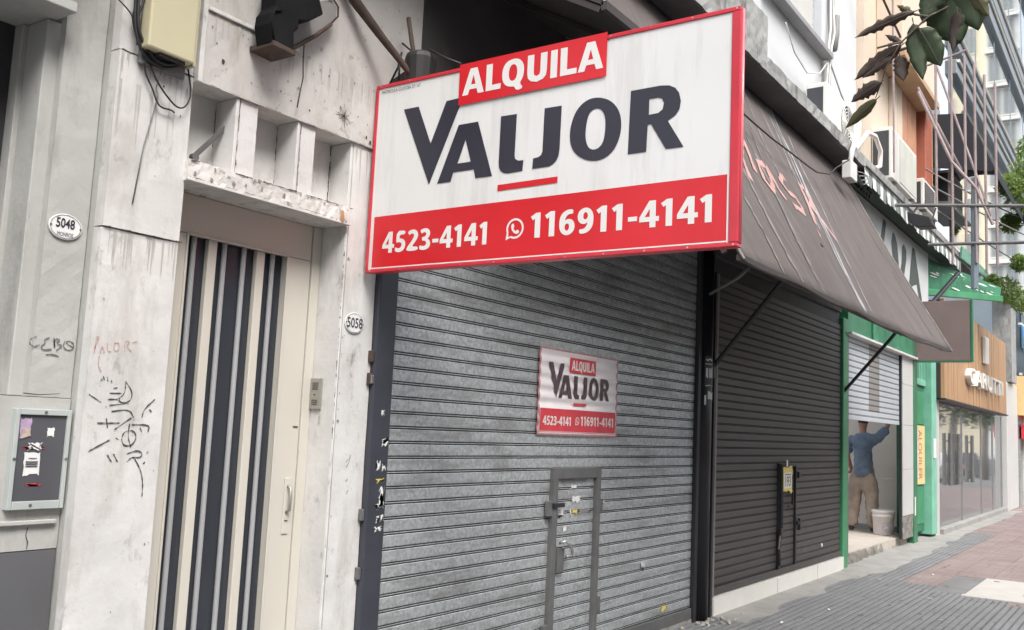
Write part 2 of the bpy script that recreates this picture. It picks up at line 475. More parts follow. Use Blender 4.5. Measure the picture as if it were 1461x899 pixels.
def curve_fill(polys, extrude=0.0):
    cu = bpy.data.curves.new('shape', 'CURVE')
    cu.dimensions = '2D'
    cu.fill_mode = 'BOTH'
    cu.extrude = extrude
    for pts in polys:
        sp = cu.splines.new('POLY')
        sp.points.add(len(pts)-1)
        for q, (x, y) in zip(sp.points, pts): q.co = (x, y, 0, 1)
        sp.use_cyclic_u = True
    return _curve_mesh(cu)

def _curve_mesh(cu):
    ob = bpy.data.objects.new('tmp_shape', cu)
    COL.objects.link(ob)
    dg = bpy.context.evaluated_depsgraph_get()
    me = bpy.data.meshes.new_from_object(ob.evaluated_get(dg))
    vs = [v.co.copy() for v in me.vertices]
    fs = [tuple(q.vertices) for q in me.polygons]
    bpy.data.objects.remove(ob)
    bpy.data.meshes.remove(me)
    bpy.data.curves.remove(cu)
    return vs, fs

def text_fill(s, x0, x1, z0, z1, bold=0.012, extrude=0.0, shear=0.0, spacing=1.0):
    """lettering fitted into the rectangle x0..x1, z0..z1 (returns flat verts x,y,depth and faces)"""
    cu = bpy.data.curves.new('letters', 'FONT')
    cu.body = s
    cu.size = 1
    cu.offset = bold
    cu.shear = shear
    cu.space_character = spacing
    cu.extrude = extrude
    cu.resolution_u = 4
    vs, fs = _curve_mesh(cu)
    ax0, ax1 = min(v.x for v in vs), max(v.x for v in vs)
    ay0, ay1 = min(v.y for v in vs), max(v.y for v in vs)
    k = (x1-x0)/(ax1-ax0)
    kz = (z1-z0)/(ay1-ay0)
    return [Vector((x0+(v.x-ax0)*k, z0+(v.y-ay0)*kz, v.z)) for v in vs], fs

GLYPH = {
 '1': (.60, [[(.20, 0), (.43, 0), (.43, 1), (.24, 1), (.02, .86), (.11, .71), (.20, .77)]]),
 '4': (.76, [[(.38, 0), (.60, 0), (.60, .22), (.72, .22), (.72, .40), (.60, .40), (.60, 1), (.36, 1), (0, .39), (0, .22), (.38, .22)], [(.38, .40), (.38, .70), (.20, .40)]]),
 '2': (.72, [[(0, 0), (.66, 0), (.66, .19), (.30, .19), (.46, .38), (.58, .52), (.64, .66), (.64, .76), (.60, .87), (.50, .96), (.34, 1), (.18, .98), (.03, .90), (.12, .73), (.22, .80), (.32, .81), (.39, .77), (.40, .69), (.36, .58), (.24, .42), (0, .16)]]),
 '3': (.72, [[(.02, .04), (.16, 0), (.34, -.01), (.52, .04), (.62, .14), (.65, .28), (.60, .42), (.47, .51), (.58, .60), (.62, .74), (.58, .88), (.46, .97), (.32, 1), (.17, .98), (.04, .92), (.11, .75), (.22, .81), (.31, .82), (.38, .78), (.39, .70), (.34, .62), (.22, .60), (.16, .60), (.16, .43), (.25, .43), (.37, .40), (.42, .30), (.38, .21), (.27, .17), (.14, .19), (.03, .23)]]),
 '5': (.72, [[(.02, .04), (.15, 0), (.30, -.01), (.48, .04), (.60, .16), (.64, .33), (.60, .48), (.50, .59), (.36, .63), (.26, .62), (.27, .81), (.59, .81), (.59, 1), (.10, 1), (.06, .44), (.18, .46), (.30, .46), (.39, .41), (.41, .32), (.37, .22), (.27, .17), (.15, .19), (.03, .24)]]),
 '6': (.74, [[(.58, .98), (.44, 1), (.28, .97), (.13, .86), (.04, .68), (.02, .46), (.04, .24), (.13, .08), (.26, 0), (.38, -.01), (.52, .04), (.62, .15), (.66, .31), (.63, .47), (.54, .59), (.42, .63), (.32, .61), (.25, .56), (.28, .68), (.34, .77), (.44, .82), (.58, .81)], [(.25, .36), (.29, .43), (.36, .45), (.42, .41), (.43, .30), (.41, .21), (.35, .16), (.29, .19), (.25, .27)]]),
 '-': (.46, [[(.04, .29), (.38, .29), (.38, .46), (.04, .46)]]),
 'A': (.90, [[(0, 0), (.23, 0), (.29, .2), (.57, .2), (.63, 0), (.87, 0), (.57, 1), (.29, 1)], [(.34, .38), (.52, .38), (.43, .74)]]),
 'L': (.66, [[(.04, 0), (.62, 0), (.62, .2), (.28, .2), (.28, 1), (.04, 1)]]),
 'Q': (.92, [[(.42, 1.02), (.18, .96), (.03, .76), (0, .5), (.03, .24), (.18, .04), (.40, -.02), (.47, -.015), (.58, -.2), (.84, -.13), (.68, .06), (.80, .24), (.84, .5), (.81, .76), (.66, .96)], [(.42, .82), (.30, .75), (.25, .5), (.30, .25), (.42, .18), (.54, .25), (.59, .5), (.54, .75)]]),
 'U': (.84, [[(.04, 1), (.04, .36), (.07, .16), (.18, .04), (.40, -.02), (.62, .04), (.73, .16), (.76, .36), (.76, 1), (.52, 1), (.52, .36), (.50, .24), (.40, .19), (.30, .24), (.28, .36), (.28, 1)]]),
 'I': (.36, [[(.05, 0), (.29, 0), (.29, 1), (.05, 1)]]),
}
GLYPH['9'] = (.74, [[(.68-x, .99-y) for x, y in c] for c in GLYPH['6'][1]])
def bold_fill(s, x0, x1, z0, z1):
    """heavy sans lettering from outline polygons, fitted to a width and a cap height"""
    total = sum(GLYPH[c][0] for c in s)-.06
    k = (x1-x0)/total
    vs, fs, x = [], [], x0
    for c in s:
        wd, polys = GLYPH[c]
        round_ = c in '23569QU'
        pl = [[(x+a*k, z0+b*(z1-z0)) for a, b in (smooth_poly(q, 1) if round_ and not (c in 'U') else q)] for q in polys]
        v, f = curve_fill(pl)
        n = len(vs); vs += v; fs += [tuple(i+n for i in q) for q in f]
        x += wd*k
    return vs, fs

def smooth_poly(pts, it=2):
    """Chaikin corner cutting for traced round letters"""
    for _ in range(it):
        q = []
        for i in range(len(pts)):
            a, b = pts[i], pts[(i+1) % len(pts)]
            q.append((0.75*a[0]+0.25*b[0], 0.75*a[1]+0.25*b[1]))
            q.append((0.25*a[0]+0.75*b[0], 0.25*a[1]+0.75*b[1]))
        pts = q
    return pts

def copies(ob, parent, locs, name=None):
    """linked copies of a part at other places"""
    res = []
    for l in locs:
        c = ob.copy()
        COL.objects.link(c)
        c.parent = parent
        c.location = l
        res.append(c)
    return res

NY = (0, -1, 0)
NX = (-1, 0, 0)
# ================================================================== SETTING
g = P(); g.quad((-300, -300, -0.14), (500, -300, -0.14), (500, 300, -0.14), (-300, 300, -0.14))
tag(g.build('street', M_asphalt), kind='structure')
sw = P()
sw.box(-12, 160, -0.95, 3.72, -0.13, -0.012)
sidewalk = tag(sw.build('sidewalk', M_ground), kind='structure')
kb = P()
kb.box(-12, 160, -1.10, -0.953, -0.13, 0.004)
kb.build('kerb', M_concrete, sidewalk)
# ribbed grey tiles near, small-square pink tiles beyond: every tile its own piece
T = 0.40
M_tilegap = mat('paving_groove', (0.108, 0.108, 0.112), .95, var=.3, vs=6)
def ribbed_tile(m):
    p = P()
    h = T/2-0.002
    p.box(-h, h, -h, h, -0.03, -0.007)
    n = 6
    for i in range(n):
        y = -h+(i+0.5)*2*h/n
        a = 0.56*h/n
        p.add([(-h, y-a*1.2, -0.007), (-h, y-a, 0), (-h, y+a, 0), (-h, y+a*1.2, -0.007),
               (h, y-a*1.2, -0.007), (h, y-a, 0), (h, y+a, 0), (h, y+a*1.2, -0.007)],
              [(0, 1, 5, 4), (1, 2, 6, 5), (2, 3, 7, 6), (0, 3, 2, 1), (4, 5, 6, 7)])
    me = p.mesh('paving_tile', m)
    me.materials.append(M_tilegap)
    for q in me.polygons[:6]: q.material_index = 1
    return me
def square_tile(m):
    p = P()
    h = T/2-0.003
    p.box(-h, h, -h, h, -0.03, -0.006)
    n = 4
    for i in range(n):
        for j in range(n):
            x, y = -h+(i+0.5)*2*h/n, -h+(j+0.5)*2*h/n
            a = 0.80*h/n
            b_ = a*1.15
            p.add([(x-b_, y-b_, -0.006), (x+b_, y-b_, -0.006), (x+b_, y+b_, -0.006), (x-b_, y+b_, -0.006),
                   (x-a, y-a, 0), (x+a, y-a, 0), (x+a, y+a, 0), (x-a, y+a, 0)],
                  [(0, 1, 5, 4), (1, 2, 6, 5), (2, 3, 7, 6), (3, 0, 4, 7), (4, 5, 6, 7)])
    return p.mesh('paving_tile', m)
tm_grey, tm_pink = ribbed_tile(M_tile), square_tile(M_pinktile)
far = P()
cnt = 0
rnd = random.Random(3)
for i in range(0, 90):
    for j in range(-2, 9):
        x, y = 6.2+i*T, 3.16-j*T
        if 11.45 < x < 13.25 and y < 1.98: continue
        border = 12.6-0.75*(2.9-y)+rnd.uniform(-.5, .5)
        grey = x < border or (j < 2 and x < 21)
        if x/max(y, 0.3) < 1.2 or y < -0.2: continue
        # only tiles the view can reach
        if x > 20 or (y < 0.6):
            far.box(x-0.197, x+0.197, y-0.197, y+0.197, -0.03, rnd.uniform(-0.003, 0.001))
            continue
        o = bpy.data.objects.new('paving_tile', tm_grey if grey else tm_pink)
        COL.objects.link(o)
        o.parent = sidewalk
        o.location = (x+rnd.uniform(-.001, .001), y+rnd.uniform(-.001, .001), rnd.uniform(-0.003, 0.001))
        o.rotation_euler = (rnd.uniform(-.004, .004), rnd.uniform(-.004, .004), rnd.uniform(-.003, .003))
        cnt += 1
tag(far.build('far_paving', M_pinktile, sidewalk), kind='stuff')
# cement strips along the green shop and storefront, rough and pale
rs = random.Random(11)
cs = P()
edge = [(12.3+i*0.35, 3.02-0.10*rs.random()-(0.10 if 12.5 < 12.3+i*0.35 < 17 else 0)) for i in range(46)]
for (x0, y0), (x1, y1) in zip(edge, edge[1:]):
    cs.slab((x0, y0, 0.002), (x1, y1, 0.002), (x1, 3.6, 0.012), (x0, 3.6, 0.012), (0, 0, -0.03))
cs.build('cement_strip', M_cement, sidewalk)
nc = P()
ed = [(8.15+i*.25, 3.06-.10*math.sin(i*.9)*rs.random()-(.0 if i % 3 else .06)) for i in range(18)]
for (x0, y0), (x1, y1) in zip(ed, ed[1:]): nc.slab((x0, y0, .0015), (x1, y1, .0015), (x1, 3.33, .004), (x0, 3.33, .004), (0, 0, -.02))
nc.build('cement_edge', M_cement, sidewalk)
rs2 = random.Random(77)
gm = P()
for i in range(150):
    x, y, r_ = rs2.uniform(8, 20), rs2.uniform(.9, 3.1), rs2.uniform(.008, .022)
    gm.add([(x+r_*cos(2*pi*a/7)*rs2.uniform(.7, 1.2), y+r_*sin(2*pi*a/7)*rs2.uniform(.7, 1.2), .0022) for a in range(7)], [tuple(range(7))])
tag(gm.build('gum_spots', M_mould, sidewalk), kind='stuff')
lt = P()
for (x, y, l, a) in [(9.35, 2.62, .05, .4), (10.9, 2.0, .06, 1.2), (9.7, 1.7, .04, 2.1), (8.35, 2.75, .07, .2), (11.9, 2.75, .05, .9), (12.9, 2.35, .06, .3)]:
    lt.slab((x, y, .004), (x+l*cos(a), y+l*sin(a), .005), (x+l*cos(a)-.02*sin(a), y+l*sin(a)+.02*cos(a), .012), (x-.02*sin(a), y+.02*cos(a), .006), (0, 0, .002))
tag(lt.build('litter', M_paper, sidewalk), kind='stuff')
# sky dome is the world itself; opposite kerb far across the street
op = P(); op.box(-40, 260, -30, -13, -0.13, 0.0)
tag(op.build('far_pavement', M_concrete), kind='structure')

cover = thing('utility_cover', 'pale stone utility cover set flush in the pink pavement', 'utility cover', (12.3, 1.4, 0))
c_ = P(); c_.box(11.58, 13.18, 0.95, 1.80, -0.03, 0.006)
c_.build('cover_slab', M_cover, cover, bevel=0.004)
c_ = P(); c_.box(11.44, 11.56, 0.95, 1.82, -0.03, 0.008)
c_.build('cover_frame', M_cover, cover, bevel=0.003)
c_ = P()
for x, y in ((12.95, 1.66), (12.0, 1.25)): c_.lathe((x, y, 0.0), [(0.035, 0.0), (0.035, 0.009), (0.02, 0.010)], 12)
c_.build('lifting_plug', M_wicket, cover)

def chaikin(pts, it=2):
    pts = [Vector(a) for a in pts]
    for _ in range(it):
        q = [pts[0]]
        for a, b in zip(pts, pts[1:]): q += [a*.75+b*.25, a*.25+b*.75]
        pts = q+[pts[-1]]
    return pts
# ================================================================== LEFT: building 5048
pb = thing('plaster_building', 'grey cream plastered building wall with a dark plinth at far left', 'building', (1.4, 3.46, 0))
p = rough_box(1.882, 2.05, 3.46, 3.95, 1.63, 3.60, 0.05, 0.0015, 1); p.build('wall', M_5048, pb)
p = rough_box(0.85, 2.05, 3.455, 3.95, 1.066, 1.628, 0.06, 0.0015, 2); p.build('wall', M_5048, pb)
p = P(); p.box(0.85, 2.046, 3.452, 3.95, 0, 1.062); p.build('plinth', mat('plinth_grey', (0.105, 0.105, 0.112), 0.55, var=0.12, vs=2, dirt=((0.35, 0.35, 0.35), 0.735, 6, (1, 1, 1), 0.9)), pb)
p = P(); p.box(0.85, 2.03, 3.435, 3.455, 1.160, 1.176); p.build('ledge', M_5048, pb, bevel=0.003)
p = P(); p.ribbon([(1.93, 3.4515, 1.15), (1.925, 3.4515, 1.12), (1.935, 3.4515, 1.095), (1.932, 3.4515, 1.07)], 0.004, NY, .5)
p.ribbon([(1.86, 3.4515, 1.64), (1.92, 3.4515, 1.637), (2.0, 3.4515, 1.645)], 0.004, NY, .5)
p.build('crack', M_mould, pb)
win = P(); win.box(1.828, 1.90, 3.50, 3.64, 1.63, 3.085); win.box(1.808, 1.86, 3.64, 3.72, 1.63, 3.085)
wf = win.build('window', M_5048, pb, bevel=0.004)
p = P(); p.box(0.85, 1.825, 3.70, 3.72, 1.63, 3.085); p.build('pane', M_dark, wf)
p = P(); p.box(0.85, 1.862, 3.357, 3.95, 3.088, 3.128); p.build('lintel', M_5048, pb, bevel=0.004)
p = P(); p.box(0.85, 1.84, 3.36, 3.95, 3.131, 3.60); p.build('shop_sign', M_redframe, pb)
gr = P()
for st in [[(1.891, 1.853), (1.869, 1.843), (1.865, 1.824), (1.883, 1.812), (1.906, 1.824)],
           [(1.942, 1.854), (1.919, 1.844), (1.928, 1.83), (1.91, 1.82), (1.919, 1.804), (1.954, 1.811)],
           [(1.958, 1.856), (1.967, 1.806), (1.958, 1.852), (1.986, 1.851), (1.968, 1.834), (1.997, 1.829), (1.971, 1.807)],
           [(2.003, 1.849), (1.997, 1.825), (2.015, 1.811), (2.040, 1.817), (2.040, 1.841), (2.019, 1.85), (2.004, 1.841), (2.040, 1.825)],
           [(1.933, 1.788), (1.956, 1.792), (1.985, 1.786)]]:
    gr.ribbon(chaikin([(x, 3.4568, z) for x, z in st]), 0.0046, NY, .55)
gr.build('graffiti', M_tagmid, pb)

# meter box with torn stickers
mb = thing('meter_box', 'grey meter box door with torn stickers and a white notice, above the dark plinth', 'meter box', (1.94, 3.455, 1.22))
p = P()
x0, x1, z0, z1 = 1.829, 2.043, 1.217, 1.584
p.box(x0, x0+.016, 3.425, 3.46, z0, z1); p.box(x1-.016, x1, 3.425, 3.46, z0, z1)
p.box(x0+.017, x1-.017, 3.425, 3.46, z0, z0+.030); p.box(x0+.017, x1-.017, 3.425, 3.46, z1-.022, z1)
p.build('frame', M_meterframe, mb, bevel=0.002)
p = P(); p.box(x0+.016, x1-.016, 3.434, 3.46, z0+.030, z1-.022); p.build('door', M_metergrey, mb)
def torn(x0, x1, z0, z1, y, n=9, j=0.12, seed=0):
    rn = random.Random(seed)
    pts = []
    for i in range(n): pts.append((x0+(x1-x0)*i/n, z1-(z1-z0)*j*rn.random()))
    for i in range(n): pts.append((x1-(x1-x0)*j*rn.random(), z1-(z1-z0)*i/n))
    for i in range(n): pts.append((x1-(x1-x0)*i/n, z0+(z1-z0)*j*2*rn.random()))
    for i in range(n): pts.append((x0+(x1-x0)*j*rn.random(), z0+(z1-z0)*i/n))
    return [(x, y, z) for x, z in pts]
def sticker(name, m, x0, x1, z0, z1, y, parent, seed=0, j=.12):
    q = P(); q.prism(torn(x0, x1, z0, z1, y, 7, j, seed), (0, 0.0012, 0))
    return q.build(name, m, parent)
sticker('sticker', M_lilac, 1.85, 1.895, 1.475, 1.552, 3.4325, mb, 1)
sticker('sticker', mat('sticker_peach', (0.5, 0.40, 0.33), 0.5, var=.3, vs=40), 1.858, 1.893, 1.475, 1.512, 3.4305, mb, 2)
sticker('sticker', M_paper, 1.955, 1.985, 1.48, 1.517, 3.4325, mb, 3)
sticker('sticker', M_posterred, 1.868, 1.955, 1.435, 1.447, 3.4325, mb, 5, .3)
nb_ = sticker('notice', M_paper, 1.877, 1.940, 1.337, 1.425, 3.4325, mb, 4, .06)
sticker('sticker', M_paper, 1.885, 1.945, 1.430, 1.462, 3.4315, mb, 8, .3)
p = P()
for z in (1.372, 1.380, 1.388): p.box(1.885, 1.930, 3.4300, 3.4310, z, z+.004)
p.box(1.895, 1.925, 3.4300, 3.4310, 1.402, 1.404)
p.build('printed_lines', M_stickerdark, nb_)
sticker('sticker', M_posterred, 1.89, 1.955, 1.300, 1.312, 3.4325, mb, 6, .4)
p = P()
for x, z in ((1.94, 1.572), (1.915, 1.232), (1.838, 1.40), (2.035, 1.40)): p.lathe((x, 3.423, z), [(0.006, 0), (0.006, .004), (0, .006)], 10, 'Y')
p.build('screw', M_wicket, mb)

def number_plate(name, label, cx, cz, y, rx, rz, lines, loc):
    t = thing(name, label, 'house number', loc)
    k = 40
    q = P(); q.prism([(cx+rx*cos(2*pi*i/k), y, cz+rz*sin(2*pi*i/k)) for i in range(k)], (0, 0.006, 0))
    q.build('plate', M_enamel, t, bevel=0.002)
    q = P()
    ring = [(cx+.90*rx*cos(2*pi*i/k), y-.0012, cz+.90*rz*sin(2*pi*i/k)) for i in range(k+1)]
    q.ribbon(ring, 0.0022, NY)
    q.build('border', M_tagmid, t)
    q = P()
    for s, x0, x1, z0, z1, b in lines:
        vs, fs = text_fill(s, x0, x1, z0, z1, b)
        q.add([(a.x, y-.0015, a.y) for a in vs], fs)
    q.build('digits', M_ink, t)
    q = P()
    for sx in (-1, 1): q.lathe((cx+sx*rx*.88, y-.003, cz), [(.004, 0), (.004, .003)], 8, 'Y')
    q.build('screw', M_wicket, t)
    return t
number_plate('house_number', 'oval enamel house number 5048 with street name on the grey cream wall', 1.957, 2.284, 3.452, .068, .050,
             [('5048', 1.917, 1.992, 2.278, 2.316, .02), ('MONROE', 1.925, 1.989, 2.246, 2.262, .0)], (1.957, 3.455, 2.28))
number_plate('house_number', 'round enamel house number 5058 on the white wall right of the cream door', 3.462, 2.083, 3.352, .068, .053,
             [('5058', 3.408, 3.518, 2.058, 2.110, .015)], (3.462, 3.36, 2.08))

# ================================================================== white building with the door
wb = thing('white_building', 'old white painted facade with stained panels, niches and a pillar beside the cream door', 'building', (2.7, 3.36, 0))
for k, (z0, z1, dy) in enumerate([(0, 2.298, .007), (2.304, 3.015, 0), (3.022, 3.60, .006)]):
    q = rough_box(2.052, 2.40, 3.36+dy, 3.42, z0, z1, 0.07, 0.0012, 20+k)
    q.build('marble_panel', M_white, wb)
p = P(); p.box(2.054, 2.399, 3.40, 3.95, 0, 5.1); p.build('pillar', M_5048, wb)
q = rough_box(2.41, 3.605, 3.345, 3.62, 3.004, 3.326, 0.05, 0.0012, 31); q.build('fascia', M_fascia, wb)
p = P(); p.box(2.428, 2.95, 3.332, 3.40, 3.328, 3.346); p.build('moulding', M_white_dirty, wb, bevel=.003)
p = P(); p.box(2.402, 2.426, 3.333, 3.44, 3.0, 3.60); p.build('corner_strip', M_white, wb, bevel=.002)
q = rough_box(2.427, 3.842, 3.347, 3.62, 3.3275, 5.13, 0.06, 0.0012, 32); q.build('wall', M_fascia, wb)
p = P(); p.box(2.39, 3.40, 3.50, 3.62, 2.64, 3.003); p.build('niche_back', M_niche, wb)
for x0, x1 in ((2.632, 2.755), (2.996, 3.113)):
    f = rough_box(x0+.022, x1, 3.36, 3.499, 2.656, 3.002, 0.04, 0.001, int(x0*100)).build('niche_fin', M_niche, wb)
    p = P(); p.box(x0, x0+.018, 3.357, 3.499, 2.656, 3.002); p.build('fin_edge', M_niche, f, bevel=.003)
q = rough_box(2.392, 3.362, 3.33, 3.62, 2.565, 2.655, 0.025, 0.0025, 33); q.build('lintel_beam', M_white_dirty, wb)
p = P(); p.box(2.392, 3.362, 3.326, 3.34, 2.5655, 2.572); p.build('lintel_edge', M_white, wb)
q = rough_box(3.384, 3.605, 3.36, 3.95, 0, 3.002, 0.07, 0.0012, 34)
q.add([], []); q.build('right_pillar', M_white, wb)
p = P(); p.box(3.365, 3.383, 3.363, 3.95, 0, 3.002); p.build('reveal', M_white, wb, bevel=.003)
p = P(); p.tube([(3.372, 3.362, 0), (3.372, 3.362, 2.56)], .006, 8); p.build('corner_bead', M_white, wb)
# grime lines in the joints
p = P()
rg = random.Random(5)
def grime(x, y, z0, z1, n, w_=.006):
    z = z0
    while z < z1:
        l = rg.uniform(.01, .05)
        if rg.random() < .7:
            p.ribbon([(x+rg.uniform(-.002, .002), y, z+l*t_/3) for t_ in range(4)], w_*rg.uniform(.3, 1), n, .5)
        z += l*1.05
for x in (2.632+.1, 2.755+.0, 3.113, 3.37):
    pass
for xb in (2.637, 3.001, 3.360):
    grime(xb-.004, 3.4985, 2.66, 3.0, NY, .007)
for xb in (2.652, 3.016):
    grime(xb, 3.3555, 2.66, 3.0, NY, .004)
grime(3.366, 3.361, 1.5, 2.56, (-1, -1, 0), .004)
def grime_h(z, y, x0, x1, w_=.006, nrm=NY, th=.7):
    x = x0
    while x < x1:
        l = rg.uniform(.01, .06)
        if rg.random() < th:
            p.ribbon([(x+l*t_/3, y, z+rg.uniform(-.002, .002)) for t_ in range(4)], w_*rg.uniform(.3, 1), nrm, .5)
        x += l*1.05
grime_h(2.300, 3.3595, 2.06, 2.40, .005); grime_h(2.302, 3.3575, 2.06, 2.40, .004); grime_h(3.018, 3.3575, 2.06, 2.40, .008, th=.9)
grime_h(3.327, 3.342, 2.43, 2.80, .004); grime_h(3.0055, 3.3425, 2.45, 3.55, .003, th=.5)
grime_h(2.652, 3.3265, 2.40, 3.36, .005); grime_h(2.579, 3.3245, 2.40, 3.3, .003, th=.5)
# cracks and the star shaped stain on the fascia
for a in range(26):
    an = rg.uniform(0, 2*pi); l = rg.uniform(.02, .075)
    pts = [(3.283, 3.3425, 3.112)]
    for t_ in range(1, 5):
        pts.append((3.283+l*t_/4*cos(an)+rg.uniform(-.004, .004), 3.3425, 3.112+l*t_/4*sin(an)*.9+rg.uniform(-.004, .004)))
    p.ribbon(pts, .0016, NY, .6)
for (cx, cz, r_) in [(2.53, 3.13, .022), (3.05, 3.07, .012), (2.93, 3.08, .010), (3.48, 3.03, .02), (3.38, 3.14, .008), (3.16, 3.28, .010), (2.26, 2.93, .010), (2.49, 3.20, .008), (3.45, 3.05, .016)]:
    k = 9
    y_ = 3.3425 if cx > 2.41 else 3.3575
    p.add([(cx+r_*.45*rg.uniform(.8, 1)*cos(2*pi*i/k), y_, cz+r_*.6*rg.uniform(.7, 1.1)*sin(2*pi*i/k)) for i in range(k)], [tuple(range(k))])
tag(p.build('mould_stain', M_mould, wb), kind='stuff')
p = P()
for (cx, cz, rx, rz) in [(3.30, 2.60, .02, .035)]:
    k = 11
    p.add([(cx+rx*rg.uniform(.5, 1)*cos(2*pi*i/k), 3.326, cz+rz*rg.uniform(.6, 1.1)*sin(2*pi*i/k)) for i in range(k)], [tuple(range(k))])
p.build('exposed_brick', mat('exposed_brick', (0.40, 0.22, 0.11), 0.9, var=.3, vs=30), wb)
rc = random.Random(91)
chip, drip = P(), P()
def chips(n, x0, x1, z0, z1, y, smin, smax):
    for _ in range(n):
        cx, cz, s_ = rc.uniform(x0, x1), rc.uniform(z0, z1), smin+(smax-smin)*rc.random()**3
        k = rc.choice((6, 7, 8))
        y -= .000012
        chip.add([(cx+s_*rc.uniform(.5, 1)*cos(2*pi*i/k), y, cz+s_*rc.uniform(.5, 1.3)*sin(2*pi*i/k)) for i in range(k)], [tuple(range(k))])
chips(26, 2.06, 2.39, .75, 2.28, 3.3652, .0010, .006); chips(12, 2.06, 2.39, 2.31, 3.0, 3.3582, .0010, .006); chips(50, 2.44, 3.55, 3.01, 3.32, 3.3430, .0010, .009)
chips(60, 2.40, 3.35, 2.575, 2.65, 3.3268, .0015, .013); chips(22, 3.39, 3.59, .7, 2.4, 3.3582, .0010, .006); chips(14, 3.385, 3.40, .7, 2.5, 3.3580, .003, .012); chips(20, 2.45, 3.8, 3.36, 4.0, 3.3447, .002, .014)
tag(chip.build('paint_chips', mat('bare_plaster', (0.27, 0.25, 0.225), .9, var=.4, vs=40), wb), kind='stuff')
def drips(n, x0, x1, z, y, lmin, lmax):
    for _ in range(n):
        x, l, w_ = rc.uniform(x0, x1), rc.uniform(lmin, lmax), rc.uniform(.0015, .007)
        y -= .00004
        pts_ = [(x+rc.uniform(-.0008, .0008), y, z-l*t_/6) for t_ in range(7)]
        vs_, fs_ = [], []
        for i_, q_ in enumerate(pts_):
            h_ = w_*(1-i_/7.5)*.8
            vs_ += [(q_[0]-h_, q_[1], q_[2]), (q_[0]+h_, q_[1], q_[2])]
        for i_ in range(6): fs_.append((2*i_, 2*i_+1, 2*i_+3, 2*i_+2))
        drip.add(vs_, fs_)
drips(26, 2.06, 2.39, 2.292, 3.3650, .02, .16); drips(16, 2.06, 2.39, 3.012, 3.3580, .02, .14); drips(34, 2.44, 3.5, 3.322, 3.3428, .02, .16); drips(10, 2.06, 2.39, 2.9, 3.3580, .1, .3); drips(14, 3.39, 3.59, 2.98, 3.3580, .05, .25)
tag(drip.build('rain_streaks', mat('rain_streak', (0.43, 0.41, 0.385), .8, var=.15, vs=20), wb), kind='stuff')
# tags on the left pillar
p = P()
for st in [[(2.071, 1.807), (2.076, 1.878), (2.086, 1.867), (2.07, 1.823)], [(2.096, 1.81), (2.101, 1.842), (2.113, 1.811)], [(2.122, 1.851), (2.127, 1.816), (2.142, 1.819)],
           [(2.152, 1.854), (2.151, 1.822), (2.173, 1.824), (2.174, 1.857), (2.152, 1.854)], [(2.199, 1.823), (2.195, 1.867), (2.222, 1.865), (2.201, 1.847), (2.23, 1.826)], [(2.231, 1.862), (2.249, 1.868)], [(2.093, 1.798), (2.091, 1.762), (2.108, 1.736)]]:
    p.ribbon(chaikin([(x, 3.3645, z) for x, z in st]), 0.0034, NY, .6)
p.build('graffiti', M_tagred, wb)
p = P()
for st in [[(2.067, 1.648), (2.12, 1.62)], [(2.112, 1.54), (2.206, 1.543)], [(2.148, 1.559), (2.156, 1.524)], [(2.09, 1.434), (2.17, 1.477)], [(2.118, 1.721), (2.124, 1.706)], [(2.136, 1.719), (2.139, 1.703)], [(2.154, 1.708), (2.157, 1.696)],
           [(2.166, 1.677), (2.183, 1.68)], [(2.216, 1.708), (2.251, 1.666), (2.246, 1.63), (2.207, 1.62), (2.188, 1.635), (2.217, 1.656), (2.217, 1.7)], [(2.151, 1.657), (2.203, 1.659)], [(2.145, 1.633), (2.188, 1.635)], [(2.156, 1.61), (2.238, 1.621)],
           [(2.167, 1.587), (2.245, 1.598), (2.266, 1.566)], [(2.187, 1.517), (2.257, 1.566)], [(2.26, 1.538), (2.342, 1.54), (2.336, 1.512)], [(2.298, 1.527), (2.308, 1.511)],
           [(2.222, 1.478), (2.227, 1.51), (2.271, 1.518), (2.288, 1.487), (2.269, 1.455), (2.233, 1.454), (2.222, 1.478)], [(2.251, 1.542), (2.247, 1.494), (2.265, 1.447)], [(2.25, 1.423), (2.298, 1.439), (2.322, 1.423), (2.31, 1.407), (2.273, 1.411), (2.253, 1.391)],
           [(2.282, 1.411), (2.32, 1.359), (2.335, 1.302), (2.335, 1.254)], [(2.326, 1.383), (2.335, 1.391)], [(2.303, 1.568), (2.308, 1.6), (2.355, 1.643)], [(2.332, 1.601), (2.346, 1.593)], [(2.167, 1.419), (2.187, 1.391)], [(2.193, 1.423), (2.213, 1.391)], [(2.195, 1.485), (2.209, 1.478)],
           ]:
    p.ribbon(chaikin([(x, 3.3645, z) for x, z in st]), 0.0042, NY, .65)
p.build('graffiti', M_tag, wb)
p = P()
for st in [[(3.50, 1.42), (3.49, 1.38), (3.475, 1.36)], [(3.485, 1.40), (3.47, 1.385)], [(3.49, 1.30), (3.475, 1.288)], [(3.50, 1.245), (3.485, 1.235), (3.495, 1.225)], [(3.55, 1.38), (3.55, 1.36)]]:
    p.ribbon([(x, 3.3575, z) for x, z in st], 0.003, NY, .4)
p.build('graffiti', M_tagmid, wb)
